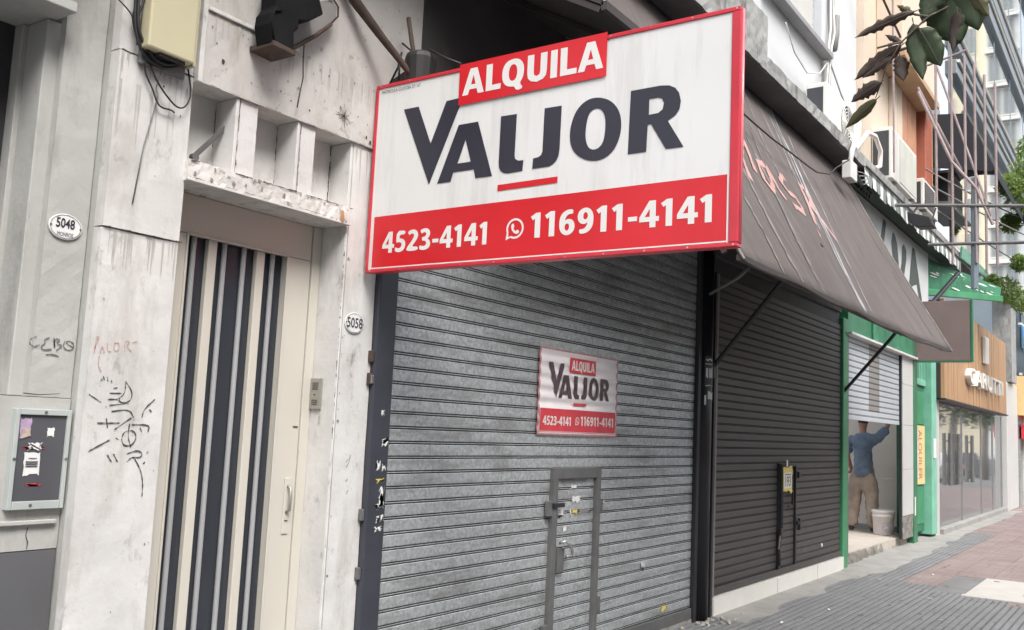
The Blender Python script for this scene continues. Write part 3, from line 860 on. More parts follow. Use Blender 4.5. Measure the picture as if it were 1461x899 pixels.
# upper storey, pilaster and window above the ledge
p = P(); p.box(7.2, 13.67, 3.50, 4.5, 5.31, 14); p.build('upper_wall', M_upwhite, wb)
p = rough_box(7.4, 9.04, 3.20, 3.499, 5.305, 5.90, .08, .006, 40); p.build('pilaster', M_concrete, wb)
uw = P(); uw.box(11.42, 11.72, 3.44, 3.499, 6.62, 9); uw.box(9.9, 10.05, 3.44, 3.499, 6.62, 9)
uw = uw.build('window', mat('window_frame_grey', (0.42, 0.44, 0.46), .5, var=.1), wb)
p = P()
for k in range(28):
    z = 6.63+k*.08
    p.add([(10.05, 3.47, z), (11.42, 3.47, z), (11.42, 3.455, z+.070), (10.05, 3.455, z+.070), (11.42, 3.49, z+.078), (10.05, 3.49, z+.078)], [(0, 1, 2, 3), (3, 2, 4, 5)])
p.build('blind_slats', M_acwhite, uw)
p = P(); p.box(9.6, 12.0, 3.36, 3.499, 6.54, 6.615); p.build('sill', mat('sill_grey', (0.27, 0.27, 0.28), .7, var=.15), uw, bevel=.01)
# concrete ledge over the shops
p = rough_box(5.0, 22.0, 3.05, 3.9, 5.15, 5.30, .10, .008, 41); p.build('ledge', M_concrete, wb)
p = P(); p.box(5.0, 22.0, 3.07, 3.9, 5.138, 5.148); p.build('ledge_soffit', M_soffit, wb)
# unseen slab added high over the door to shade the upper facade
p = P(); p.box(-3, 3.84, 2.75, 3.34, 4.47, 4.62); p.build('overhang_slab', M_concrete, wb)
# dark signboard wall over the first shutter
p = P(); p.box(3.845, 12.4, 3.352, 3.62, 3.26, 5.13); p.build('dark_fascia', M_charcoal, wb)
# building mass behind the shops, up to the party wall
p = P(); p.box(3.61, 12.42, 3.62, 6.5, 0.0, 5.1); p.build('rear_wall', M_dark, wb)

# ---------------------------------------------------------------- entrance door 5058
dr = thing('entrance_door', 'cream entrance door with tall dark glass behind vertical steel and cream bars', 'door', (2.85, 3.53, 0))
p = P(); p.box(2.40, 2.560, 3.53, 3.60, 0, 2.384); p.box(3.150, 3.303, 3.53, 3.60, 0, 2.384)
p.box(2.40, 3.303, 3.531, 3.60, 2.386, 2.563); p.box(2.561, 3.149, 3.53, 3.60, 0, .22)
p.build('door_leaf', M_door, dr, bevel=.003)
p = P(); p.box(3.308, 3.364, 3.524, 3.62, 0, 2.563); p.build('door_frame', M_door, dr, bevel=.003)
p = P(); p.box(2.556, 2.568, 3.524, 3.53, .22, 2.389); p.box(3.143, 3.154, 3.524, 3.53, .22, 2.389); p.box(2.569, 3.142, 3.524, 3.53, 2.379, 2.389)
p.build('glazing_bead', M_door, dr, bevel=.002)
p = P(); p.box(2.562, 3.148, 3.5715, 3.577, .222, 2.383); p.build('glass_pane', M_doorglass, dr)
for x in (2.618, 2.787, 2.900, 3.076):
    p = P(); p.tube([(x, 3.558, .222), (x, 3.558, 2.383)], .0125, 14, False); p.build('steel_bar', M_steelbar, dr, True)
for x in (2.687, 2.968):
    p = P(); p.box(x, x+.048, 3.541, 3.5705, .222, 2.383); p.build('cream_bar', M_door, dr, bevel=.004)
p = P(); p.box(3.232, 3.272, 3.524, 3.529, 1.03, 1.30); hp = p.build('lock_plate', M_door, dr, bevel=.003)
p = P(); p.tube([(3.252, 3.524, 1.135), (3.252, 3.504, 1.145), (3.252, 3.500, 1.20), (3.252, 3.504, 1.25), (3.252, 3.524, 1.262)], .008, 8); p.build('handle', M_brass, hp, True)
p = P(); p.box(3.243, 3.262, 3.521, 3.524, 1.092, 1.097); p.build('keyhole', M_mould, hp)
p = P(); p.box(3.262, 3.292, 3.527, 3.53, 1.545, 1.552); p.build('slot', M_mould, dr)
p = P(); p.box(2.40, 3.36, 5.2, 5.25, 0, 2.6); p.box(2.385, 2.40, 3.62, 5.2, 0, 2.6); p.box(3.365, 3.38, 3.96, 5.2, 0, 2.6); p.box(2.40, 3.36, 3.62, 5.2, 2.6, 2.63); p.box(2.40, 3.36, 3.62, 5.2, -.02, 0)
p.build('hallway', mat('hall_shade', (0.34, 0.35, 0.38), .6, var=.2), dr)
p = P(); p.box(3.12, 3.28, 5.15, 5.199, 1.55, 1.85); p.box(2.85, 2.98, 5.15, 5.199, .95, 1.15); p.build('hall_notice', M_paper, dr)

ic = thing('intercom', 'small grey steel intercom panel on the door reveal', 'intercom', (3.365, 3.49, 1.64))
p = P(); p.box(3.352, 3.3645, 3.447, 3.530, 1.640, 1.795); p.build('face_plate', M_brass, ic, bevel=.002)
for z in (1.662, 1.672, 1.682, 1.738, 1.748, 1.758, 1.768):
    for y in (3.468, 3.482, 3.496):
        p = P(); p.box(3.3495, 3.3525, y, y+.010, z, z+.005); p.build('button', M_stickerdark, ic)
p = P(); p.lathe((3.349, 3.488, 1.712), [(.004, 0), (.004, .004)], 10, 'X'); p.build('microphone', M_mould, ic)

# ---------------------------------------------------------------- yellowed utility box and its cables
ub = thing('utility_box', 'yellowed metal utility box fixed high on the white pillar', 'utility box', (2.23, 3.30, 3.03))
p = P(); p.box(2.115, 2.335, 3.27, 3.335, 3.035, 3.62); p.build('cover', M_box, ub, bevel=.008)
p = P(); p.box(2.335, 2.352, 3.285, 3.345, 3.03, 3.62); p.build('hinge_side', M_box, ub, bevel=.004)
p = P(); p.box(2.13, 2.34, 3.336, 3.3595, 2.985, 3.62); p.build('back_plate', M_greycable, ub, bevel=.003)
p = P(); p.box(2.18, 2.30, 3.285, 3.33, 3.022, 3.034); p.build('cable_entry', M_mould, ub)
cb = thing('cable_bundle', 'tangle of thin black cables looping below the yellowed utility box', 'cables', (2.15, 3.33, 2.83))
for pts, r_ in [([(2.060, 3.32, 3.6), (2.073, 3.32, 3.219), (2.08, 3.32, 3.124), (2.105, 3.32, 3.043), (2.145, 3.32, 3.005), (2.197, 3.32, 2.985), (2.262, 3.32, 3.001), (2.318, 3.32, 3.047)], .0065),
                ([(2.09, 3.31, 3.6), (2.08, 3.31, 3.22), (2.087, 3.31, 3.119), (2.111, 3.31, 3.063), (2.15, 3.31, 3.025), (2.211, 3.31, 2.994), (2.27, 3.31, 3.02)], .006),
                ([(2.14, 3.32, 3.6), (2.114, 3.32, 3.236), (2.092, 3.32, 3.175), (2.088, 3.32, 3.108), (2.113, 3.32, 3.039), (2.167, 3.32, 2.994), (2.24, 3.33, 2.990), (2.29, 3.32, 3.03)], .0055),
                ([(2.0, 3.4, 3.25), (2.01, 3.33, 3.195), (2.064, 3.33, 3.166), (2.09, 3.33, 3.124)], .003),
                ([(2.10, 3.34, 3.6), (2.10, 3.34, 3.2), (2.115, 3.34, 3.1), (2.11, 3.34, 3.05)], .003),
                ([(2.07, 3.335, 3.6), (2.09, 3.335, 3.2), (2.075, 3.335, 3.15), (2.12, 3.33, 3.03), (2.18, 3.32, 3.015), (2.25, 3.32, 3.03)], .006),
                ([(2.149, 3.34, 2.991), (2.161, 3.34, 2.943), (2.199, 3.34, 2.896), (2.217, 3.34, 2.856), (2.242, 3.34, 2.831), (2.293, 3.34, 2.837), (2.309, 3.34, 2.829)], .0035),
                ([(2.16, 3.33, 3.0), (2.176, 3.33, 2.979), (2.211, 3.33, 2.925), (2.267, 3.33, 2.877), (2.315, 3.33, 2.849), (2.352, 3.33, 2.864), (2.374, 3.33, 2.918), (2.363, 3.33, 2.983), (2.34, 3.33, 3.057)], .0038)]:
    p = P()
    # round the corners of the run
    pp = [Vector(a) for a in pts]
    for _ in range(2):
        qq = [pp[0]]
        for a, b in zip(pp, pp[1:]): qq += [a*.75+b*.25, a*.25+b*.75]
        pp = qq+[pp[-1]]
    p.tube(pp, r_, 6); p.build('cable', M_cable, cb, True)
p = P(); p.tube([(2.234, 3.34, 3.021), (2.228, 3.34, 2.966), (2.216, 3.345, 2.909), (2.2322, 3.352, 2.87), (2.189, 3.352, 2.651), (2.166, 3.355, 2.414)], .0028, 6); p.build('pale_wire', M_greycable, cb, True)

# ---------------------------------------------------------------- black wall lamp bracket
wl = thing('wall_lamp', 'rusted black wall lamp with a grey curved shade above the door', 'lamp', (2.75, 3.345, 3.23))
body = [(2.670, 3.48), (2.674, 3.412), (2.650, 3.372), (2.645, 3.322), (2.666, 3.232), (2.729, 3.233), (2.794, 3.227), (2.786, 3.331), (2.812, 3.360), (2.808, 3.395), (2.84, 3.405), (2.873, 3.419), (2.955, 3.485), (2.90, 3.60), (2.69, 3.60)]
p = P(); p.prism([(x, 3.19, z) for x, z in body], (0, .11, 0)); p.build('housing', M_soot, wl, bevel=.008)
p = P(); p.prism([(2.664, 3.183, 3.250), (2.795, 3.183, 3.245), (2.797, 3.183, 3.222), (2.666, 3.183, 3.226)], (0, .16, 0)); p.build('rusty_flange', M_rust, wl, bevel=.003)
p = P(); p.prism([(2.80, 3.285, 3.30), (2.884, 3.285, 3.317), (3.090, 3.285, 3.505), (3.128, 3.285, 3.560), (3.126, 3.285, 3.61), (3.09, 3.285, 3.633), (3.02, 3.285, 3.60), (2.92, 3.285, 3.52), (2.83, 3.285, 3.42)], (0, .02, 0)); p.build('shade', mat('shade_grey', (0.26, 0.245, 0.235), .6, var=.15), wl, bevel=.003)
p = P(); p.tube([(2.80, 3.275, 3.25), (2.86, 3.275, 3.30), (2.99, 3.275, 3.41), (3.085, 3.275, 3.505)], .010, 8)
p.tube([(3.085, 3.28, 3.505), (3.132, 3.28, 3.565), (3.130, 3.28, 3.612), (3.095, 3.28, 3.637), (3.03, 3.28, 3.62)], .005, 8); p.build('rim', M_rust, wl, True)
p = P(); p.tube([(2.668, 3.185, 3.25), (2.648, 3.185, 3.33), (2.66, 3.185, 3.385), (2.70, 3.185, 3.40)], .005, 8); p.build('arm', M_soot, wl, True)
hw = P(); hw.tube([(2.936, 3.3, 3.50), (2.946, 3.3, 3.367), (2.953, 3.305, 3.266), (2.965, 3.31, 3.2), (2.955, 3.315, 3.12), (2.950, 3.32, 3.05)], .003, 6)
tag(hw.build('hanging_wire', M_cable, None, True, loc=(2.95, 3.3, 3.05)), 'loose dark wire hanging straight down from the wall lamp', 'wire')
nb = P(); nb.bar((2.492, 3.445, 2.700), (2.665, 3.440, 2.90), .022, .016); nb.bar((2.485, 3.435, 2.705), (2.660, 3.430, 2.905), .006, .014)
nb.lathe((2.495, 3.44, 2.702), [(.018, -.012), (.018, .012)], 10, 'Y')
tag(nb.build('metal_strip', M_wicket, None, loc=(2.5, 3.445, 2.66)), 'loose grey metal strip leaning diagonally in the first niche over the door', 'metal strip')
# ================================================================== SHUTTERS
def slat_mesh(name, L_, p_, m, belly=.006):
    # hooked joint at the bottom (two grooves with a bead between), then a nearly flat face
    prof = [(.014, 0), (.014, .045), (.000, .060), (-.002, .08), (-.002, .125), (.000, .14), (.014, .155), (.014, .205), (-.001, .22), (-belly*.30, .27), (-belly*.38, .60), (-belly*.30, .94), (-.000, .985), (.014, 1)]
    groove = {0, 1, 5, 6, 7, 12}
    vs, fs = [], []
    for x in (0, L_):
        for y, t in prof: vs.append((x, y, t*p_))
    k = len(prof)
    for i in range(k-1): fs.append((i, i+k, i+k+1, i+1))
    me = bpy.data.meshes.new(name)
    me.from_pydata(vs, [], fs)
    me.materials.append(m)
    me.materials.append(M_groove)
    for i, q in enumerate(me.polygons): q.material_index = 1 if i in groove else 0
    return me
def slats(parent, x0, x1, z0, z1, p_, y, m, hole=None, name='slat', belly=.006, jit=.0008):
    o_ = org(parent)
    cache = {}
    rn = random.Random(int(x0*10))
    z = z0
    while z < z1-1e-6:
        runs = [(x0, x1)]
        if hole and z+p_*.5 < hole[3] and z+p_*.5 > hole[2]: runs = [(x0, hole[0]), (hole[1], x1)]
        for a, b in runs:
            k = round(b-a, 4)
            if k not in cache: cache[k] = slat_mesh(name, b-a, p_, m, belly)
            ob = bpy.data.objects.new(name, cache[k])
            COL.objects.link(ob)
            ob.parent = parent
            ob.location = Vector((a, y+rn.uniform(-jit, jit), z))-o_
        z += p_

# ---- first shop: galvanised shutter
s1 = thing('roller_shutter', 'large galvanised roller shutter with small wicket door, below the projecting sign', 'roller shutter', (5.76, 3.36, 0.02))
PZ = .0796
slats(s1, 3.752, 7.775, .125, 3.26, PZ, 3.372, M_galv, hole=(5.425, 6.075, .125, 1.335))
p = P(); p.box(3.752, 5.42, 3.352, 3.385, .03, .122); p.box(6.08, 7.775, 3.352, 3.385, .03, .122); p.build('bottom_bar', M_wicket, s1, bevel=.004)
p = P(); p.box(3.608, 3.751, 3.325, 3.42, 0, 3.26); p.build('guide_rail', M_navy, s1, bevel=.010)
p = P(); p.box(7.778, 7.845, 3.335, 3.42, 0, 3.26); p.build('guide_rail', M_black, s1, bevel=.006)
p = P(); p.lathe((7.965, 3.395, 0), [(.105, 0.0), (.105, 3.26)], 20); p.build('post', M_black, s1, True)
p = P(); p.box(3.6, 8.1, 3.35, 3.42, -.01, .03); p.build('threshold', M_concrete, s1)
p = P(); p.box(3.752, 8.12, 3.385, 3.60, 0, 3.27); p.build('backing', M_dark, s1)
wk = P()
wk.box(5.425, 5.475, 3.335, 3.40, .10, 1.335); wk.box(6.020, 6.075, 3.335, 3.40, .10, 1.335); wk.box(5.476, 6.019, 3.338, 3.40, 1.262, 1.335); wk.box(5.476, 6.019, 3.338, 3.40, .10, .15)
wk = wk.build('wicket_door', M_wicket, s1, bevel=.004)
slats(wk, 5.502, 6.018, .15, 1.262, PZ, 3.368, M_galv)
p = P(); p.box(5.482, 5.50, 3.345, 3.39, .15, 1.262); p.build('door_edge', M_wicket, wk, bevel=.003)
for a in ((5.36, 5.42, 3.335, 3.362, 1.02, 1.12), (6.08, 6.11, 3.335, 3.362, 1.02, 1.11), (6.078, 6.12, 3.335, 3.362, .30, .42), (5.36, 5.42, 3.335, 3.362, .22, .32)):
    p = P(); p.box(*a); p.build('hinge', M_wicket, wk, bevel=.003)
p = P(); p.box(5.41, 5.55, 3.318, 3.334, 1.075, 1.105); p.build('bolt', M_black, wk, bevel=.003)
p = P(); p.box(5.505, 5.60, 3.340, 3.362, .64, .80); lp = p.build('lock_plate', M_wicket, wk, bevel=.003)
p = P(); p.tube([(5.525, 3.34, .835), (5.55, 3.305, .85), (5.595, 3.295, .83), (5.635, 3.30, .78), (5.655, 3.315, .745), (5.615, 3.335, .742)], .010, 8); p.build('handle', M_chrome, lp, True)
for k, (x0, x1, z0, z1, m) in enumerate([(5.68, 5.78, 1.185, 1.215, M_paper), (5.70, 5.83, 1.09, 1.14, M_paper), (5.70, 5.80, 1.01, 1.05, M_yellowpaper), (5.68, 5.72, 1.0, 1.055, M_paper), (5.52, 5.60, 1.00, 1.055, M_paper), (5.60, 5.66, .90, .945, M_paper), (6.12, 6.18, 1.055, 1.095, M_paper), (5.79, 5.98, 1.01, 1.05, M_hallgrey), (5.52, 5.94, 1.23, 1.255, M_hallgrey)]):
    sticker('torn_sticker', m, x0, x1, z0, z1, 3.3595, wk if x1 < 6.08 else s1, 30+k, .2)
for k, (x0, x1, z0, z1, m) in enumerate([(6.80, 6.87, .52, .60, M_paper), (7.18, 7.30, .16, .215, M_yellowpaper)]):
    sticker('torn_sticker', m, x0, x1, z0, z1, 3.3595, s1, 50+k, .2)
for k, (x0, x1, z0, z1, m) in enumerate([(3.690, 3.748, 1.465, 1.51, M_paper), (3.655, 3.69, 1.34, 1.395, M_paper), (3.70, 3.735, 1.335, 1.38, M_paper), (3.655, 3.725, 1.275, 1.305, M_yellowpaper), (3.69, 3.735, 1.16, 1.265, M_paper), (3.668, 3.735, 1.145, 1.175, M_paper), (3.68, 3.71, 1.075, 1.115, M_paper), (3.715, 3.738, 1.08, 1.12, M_paper), (3.67, 3.73, 1.03, 1.06, M_paper), (3.672, 3.70, 1.62, 1.655, M_paper)]):
    sticker('torn_sticker', m, x0, x1, z0, z1, 3.3235, s1, 70+k, .35)
# stickers wrapped on the round post
def post_patch(name, m, a0, a1, z0, z1, seed):
    rn = random.Random(seed)
    q = P(); n = 6; vs = []; fs = []
    for i in range(n+1):
        a = R(a0+(a1-a0)*i/n)
        for z in (z0+rn.uniform(0, .02), z1-rn.uniform(0, .02)):
            vs.append((7.965+.107*cos(a), 3.395+.107*sin(a), z))
    for i in range(n): fs.append((2*i, 2*i+1, 2*i+3, 2*i+2))
    q.add(vs, fs)
    return q.build(name, m, s1)
post_patch('sticker', M_stickerdark, 222, 285, 2.02, 2.31, 1)
for k, (a0, a1, z0, z1) in enumerate([(228, 270, 2.255, 2.285), (225, 275, 2.215, 2.24), (228, 240, 2.10, 2.205), (246, 258, 2.10, 2.205), (262, 274, 2.10, 2.205), (226, 280, 2.03, 2.05), (240, 280, 1.90, 1.99), (222, 232, 1.86, 1.96)]):
    a = post_patch('torn_sticker', M_paper, a0, a1, z0, z1, 9+k); a.data.transform(Matrix.Translation((-.001, -.002, 0)))
# clamps and rusty lugs beside the left rail
for z0, z1 in ((1.895, 1.955), (1.78, 1.84)):
    p = P(); p.box(3.582, 3.606, 3.335, 3.36, z0, z1); p.build('lug', M_rust, s1, bevel=.004)
p = P(); p.box(3.588, 3.608, 3.33, 3.352, 1.785, 1.83); p.build('lug_bolt', M_chrome, s1, bevel=.003)
for z0, z1 in ((1.09, 1.15), (.80, .86)):
    p = P(); p.box(3.583, 3.606, 3.335, 3.36, z0, z1); p.build('lug', M_wicket, s1, bevel=.004)

# ---- second shop: dark brown shutter
s2 = thing('roller_shutter', 'dark brown painted roller shutter under the sloping awning', 'roller shutter', (10.3, 3.36, 0.16))
PZ2 = .0735
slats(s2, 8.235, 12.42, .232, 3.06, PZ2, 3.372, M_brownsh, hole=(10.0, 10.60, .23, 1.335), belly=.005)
p = P(); p.box(8.12, 8.17, 3.325, 3.42, .0, 3.10); p.build('guide_rail', M_black, s2, bevel=.006)
p = P(); p.box(8.18, 8.232, 3.335, 3.42, .0, 3.10); p.build('guide_rail', mat('mauve_grey_rail', (0.20, 0.17, 0.17), .5, var=.15), s2, bevel=.006)
p = P(); p.box(8.235, 12.42, 3.352, 3.385, .165, .230); p.build('bottom_bar', M_brownsh, s2, bevel=.004)
p = P(); p.box(8.12, 12.42, 3.388, 3.60, 0, 3.3); p.build('backing', M_dark, s2)
wk2 = P(); wk2.box(10.0, 10.04, 3.340, 3.40, .235, 1.335); wk2.box(10.565, 10.60, 3.345, 3.40, .235, 1.335); wk2.box(10.041, 10.564, 3.345, 3.40, 1.30, 1.335)
wk2 = wk2.build('wicket_door', M_black, s2, bevel=.004)
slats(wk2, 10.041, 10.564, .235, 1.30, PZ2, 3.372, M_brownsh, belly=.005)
p = P(); p.tube([(10.02, 3.33, 1.33), (10.02, 3.325, .9), (10.02, 3.325, .66)], .02, 8); p.box(9.98, 10.05, 3.31, 3.34, .58, .66); p.tube([(9.99, 3.325, .58), (9.93, 3.32, .45), (9.97, 3.325, .28)], .018, 8); p.build('drop_bolt', M_black, wk2)
p = P(); p.box(10.58, 10.70, 3.32, 3.345, .66, .70); p.box(10.63, 10.66, 3.315, 3.345, .60, .73); p.build('hasp', M_black, wk2, bevel=.003)
p = P(); p.box(10.60, 10.66, 3.32, 3.345, 1.17, 1.24); p.build('hinge', M_black, wk2, bevel=.003)
p = P(); p.box(10.42, 10.44, 3.33, 3.35, .886, 1.05); p.box(10.30, 10.44, 3.33, 3.35, .87, .885); p.build('latch', M_black, wk2, bevel=.003)
p = P(); p.lathe((11.6, 3.352, .36), [(.022, 0), (.022, .01)], 10, 'Y'); p.build('round_sticker', M_paper, s2)
nt_ = thing('notice', 'small yellow and white paper notice taped on the dark shutter wicket', 'notice', (10.2, 3.335, 1.05))
q = P(); q.prism(torn(10.06, 10.42, .995, 1.31, 3.335, 7, .10, 3), (0, .002, 0)); q.build('yellow_sheet', M_yellowpaper, nt_)
q = P(); q.prism([(10.13, 3.333, 1.065), (10.37, 3.333, 1.075), (10.37, 3.333, 1.24), (10.13, 3.333, 1.235)], (0, .0015, 0)); q.build('white_sheet', M_paper, nt_)
q = P()
vs, fs = text_fill('193', 10.16, 10.34, 1.085, 1.20, .02); q.add([(a.x, 3.3318, a.y) for a in vs], fs)
q.box(10.15, 10.35, 3.3312, 3.3325, 1.21, 1.222); q.build('print', M_tagmid, nt_)
q = P(); q.box(10.20, 10.245, 3.333, 3.3345, 1.30, 1.37); q.build('tape', M_paper, nt_)
ms = thing('marble_step', 'white marble step below the dark brown shutter', 'step', (10.3, 3.33, 0))
q = rough_box(8.18, 12.415, 3.318, 3.60, 0.0, .158, .10, .0008, 50); q.build('step_block', M_marble, ms)
q = P()
for x in (9.9, 11.3): q.box(x, x+.004, 3.3165, 3.32, .0, .158)
q.build('joint', M_tagmid, ms)

# ================================================================== BIG PROJECTING SIGN (perpendicular to the facade)
V_ = [(0.161, 3.182), (0.259, 3.182), (0.351, 2.977), (0.438, 3.182), (0.523, 3.184), (0.523, 3.142), (0.355, 2.767)]
A_ = [(0.523, 3.047), (0.640, 3.047), (0.739, 2.767), (0.641, 2.767), (0.628, 2.812), (0.505, 2.812), (0.491, 2.767), (0.407, 2.766)]
A_h = [(0.570, 2.966), (0.608, 2.853), (0.528, 2.853)]
L_ = [(0.775, 3.052), (0.866, 3.050), (0.863, 2.850), (0.867, 2.834), (0.885, 2.823), (0.914, 2.822), (0.911, 2.771), (0.83, 2.769), (0.806, 2.773), (0.788, 2.785), (0.777, 2.803), (0.774, 2.83)]
J_ = [(1.019, 3.053), (1.111, 3.051), (1.108, 2.85), (1.104, 2.818), (1.092, 2.796), (1.075, 2.782), (1.055, 2.775), (0.965, 2.774), (0.967, 2.823), (0.996, 2.826), (1.010, 2.834), (1.017, 2.850)]
O_ = smooth_poly([(1.158, 2.894), (1.163, 2.958), (1.192, 3.024), (1.244, 3.059), (1.303, 3.060), (1.365, 3.034), (1.407, 2.982), (1.420, 2.921), (1.413, 2.859), (1.384, 2.802), (1.331, 2.772), (1.273, 2.771), (1.213, 2.797), (1.173, 2.838)])
O_h = smooth_poly([(1.239, 2.883), (1.244, 2.957), (1.258, 2.998), (1.287, 3.012), (1.317, 3.002), (1.336, 2.97), (1.341, 2.927), (1.336, 2.864), (1.320, 2.833), (1.289, 2.820), (1.256, 2.834)])
R_ = [(1.460, 3.061), (1.600, 3.061), (1.640, 3.055), (1.668, 3.040), (1.686, 3.015), (1.695, 2.978), (1.690, 2.945), (1.672, 2.920), (1.637, 2.902), (1.712, 2.779), (1.632, 2.780), (1.560, 2.898), (1.545, 2.898), (1.541, 2.780), (1.454, 2.780)]
R_h = [(1.549, 3.010), (1.590, 3.010), (1.608, 3.003), (1.618, 2.982), (1.612, 2.955), (1.592, 2.942), (1.549, 2.941)]
BAR = [(0.774, 2.719), (1.104, 2.723), (1.104, 2.694), (0.774, 2.690)]
BOX = [(0.516, 3.335), (1.338, 3.335), (1.338, 3.148), (0.518, 3.143)]
Z0S = 2.348
def artwork(parent, fn, m_ink, m_red, m_white, top=3.333, sticker_up=.016, centre_box=False):
    """lettering of the agency board; fn(u, v, layer) puts board coordinates into the world"""
    def put(name, m, shapes, layer):
        q = P()
        for vs, fs in shapes: q.add([fn(a[0], a[1], layer) for a in vs], fs)
        return q.build(name, m, parent)
    put('agency_name', m_ink, [curve_fill(x) for x in ([V_], [A_, A_h], [L_], [J_], [O_, O_h], [R_, R_h])], 1)
    put('underline', m_red, [curve_fill([BAR])], 1)
    put('phone_band', m_red, [curve_fill([[(0.0, 2.634), (1.905, 2.640), (1.905, Z0S+.010), (0.0, Z0S+.010)]])], 1)
    bx = BOX
    if centre_box: bx = [(0.66, 3.270), (1.32, 3.270), (1.32, 3.085), (0.66, 3.085)]
    else: bx = [(a, b+(sticker_up if b > 3.3 else 0)) for a, b in BOX]
    bo = put('banner', m_red, [curve_fill([bx])], 2)
    if centre_box: put('banner_text', m_white, [bold_fill('ALQUILA', .70, 1.28, 3.118, 3.24)], 3)
    else: put('banner_text', m_white, [bold_fill('ALQUILA', .540, 1.318, 3.188, 3.320)], 3)
    put('phone_number', m_white, [bold_fill('4523-4141', .072, .738, 2.440, 2.548)], 2)
    put('phone_number', m_white, [bold_fill('116911-4141', .968, 1.856, 2.450, 2.565)], 2)
    # round speech-bubble phone emblem
    cx, cz, r_ = .885, 2.502, .048
    k = 36
    gap = R(222)
    outer = [(cx+r_*cos(2*pi*i/k), cz+r_*sin(2*pi*i/k)) for i in range(k)]
    outer = [q_ for i, q_ in enumerate(outer) if not 21 <= i <= 23]
    outer.insert(21, (cx-.050, cz-.052))
    inner = [(cx+r_*.80*cos(2*pi*i/k), cz+r_*.80*sin(2*pi*i/k)) for i in range(k)]
    inner = [q_ for i, q_ in enumerate(inner) if not 21 <= i <= 23]
    inner.insert(21, (cx-.036, cz-.038))
    hs_ = [(cx-.018, cz+.022), (cx-.008, cz+.024), (cx-.004, cz+.008), (cx-.009, cz+.003), (cx-.001, cz-.009), (cx+.006, cz-.012), (cx+.012, cz-.006), (cx+.024, cz-.013), (cx+.022, cz-.022), (cx+.010, cz-.027), (cx-.006, cz-.020), (cx-.018, cz-.006), (cx-.022, cz+.010)]
    put('phone_emblem', m_white, [curve_fill([outer, inner]), curve_fill([hs_])], 2)
    # thin white keyline round the phone band
    put('keyline', m_white, [curve_fill([[(0.0, 2.634), (0.006, 2.634), (0.006, Z0S+.021), (1.905, Z0S+.021), (1.905, Z0S+.027), (1.905, Z0S+.015), (0.0, Z0S+.015)]]),
                             curve_fill([[(1.905, 2.64), (1.911, 2.64), (1.911, Z0S+.015), (1.905, Z0S+.015)]])], 2)
sg = thing('projecting_sign', 'large white and red ALQUILA VALJOR rental sign projecting over the sidewalk', 'sign', (3.53, 2.35, 2.348))
p = P(); p.box(3.500, 3.540, 1.353, 3.335, 2.350, 3.332); p.build('board', M_signwhite, sg)
p = P()
fr0 = .014
p.box(3.494, 3.546, 1.350, 3.335, 3.3185, 3.338); p.box(3.494, 3.546, 1.350, 3.335, 2.344, 2.360)
p.box(3.494, 3.546, 1.348, 1.386, 2.361, 3.318); p.box(3.494, 3.546, 3.319, 3.336, 2.361, 3.318)
p.build('frame', M_redframe, sg, bevel=.003)
artwork(sg, lambda u, v, l: (3.4990-.0012*l-(.0045 if l >= 2 and v > 3.1 else 0), 3.300-u, v), M_ink, M_red, M_paper_white)
p = P(); vs, fs = text_fill('MATRICULA CUCICBA 27 / 67', .004, .262, 3.288, 3.305, .0)
p.add([(3.4975, 3.300-a.x, a.y) for a in vs], fs); p.build('small_print', M_ink, sg)
p = P()
for u in [0.02+.1935*i for i in range(11)]:
    for z in (2.352, 3.329): p.lathe((3.4925, 3.32-u, z), [(.0035, 0), (.0035, .002)], 8, 'X')
tag(p.build('rivets', M_chrome, sg), kind='stuff')
p = P()
p.tube([(3.52, 1.3465, 2.36), (3.52, 1.3465, 3.33)], .006, 8)
p.build('edge_trim', mat('pink_edge_highlight', (0.75, 0.22, 0.26), .15, var=.1), sg, True)  # pink colour paints in the highlight along the red outer edge
# what holds the sign to the wall
for k, (pts, r_, nm, lab, m) in enumerate([
        ([(3.10, 3.31, 3.86), (3.253, 3.30, 3.705), (3.40, 3.25, 3.57), (3.54, 3.19, 3.435), (3.61, 3.15, 3.345)], [.030, .028, .022, .017, .014], 'support_pole', 'thick rusty brown pole slanting down to the top of the projecting sign', M_rust),
        ([(3.62, 3.255, 3.745), (3.62, 3.225, 3.62), (3.61, 3.17, 3.44), (3.58, 3.15, 3.34)], [.013, .013, .012, .012], 'support_rod', 'short dark rod standing on the projecting sign beside the slanting pole', M_rust)]):
    q = P(); q.tube(pts, r_, 10)
    tag(q.build(nm, m, None, True, loc=pts[-1]), lab, 'pole')
q = P(); q.lathe((3.63, 3.16, 3.335), [(.05, 0), (.075, .02), (.085, .16), (.078, .185), (.05, .20)], 14)
q.prism([(3.60, 3.09, 3.335), (3.60, 3.36, 3.335), (3.60, 3.33, 3.41), (3.60, 3.25, 3.44), (3.60, 3.12, 3.42)], (.05, 0, 0))
tag(q.build('black_bag', M_cable, None, loc=(3.63, 3.16, 3.335), bevel=.006), 'crumpled black plastic bag wedged behind the top of the projecting sign', 'bag')
q = P()
for pts in ([(3.60, 3.36, 3.36), (3.60, 3.29, 3.47), (3.60, 3.27, 3.55)], [(3.60, 3.28, 3.40), (3.60, 3.28, 3.50)], [(3.60, 3.27, 3.60), (3.61, 3.20, 3.54), (3.62, 3.16, 3.49)], [(3.62, 3.10, 3.54), (3.62, 2.98, 3.47), (3.62, 2.88, 3.42)]):
    q.tube(pts, .006, 6)
tag(q.build('tie_wire', M_cable, None, True, loc=(3.6, 3.28, 3.36)), 'dark tie wires knotted between the slanting pole and the black bag', 'wire')

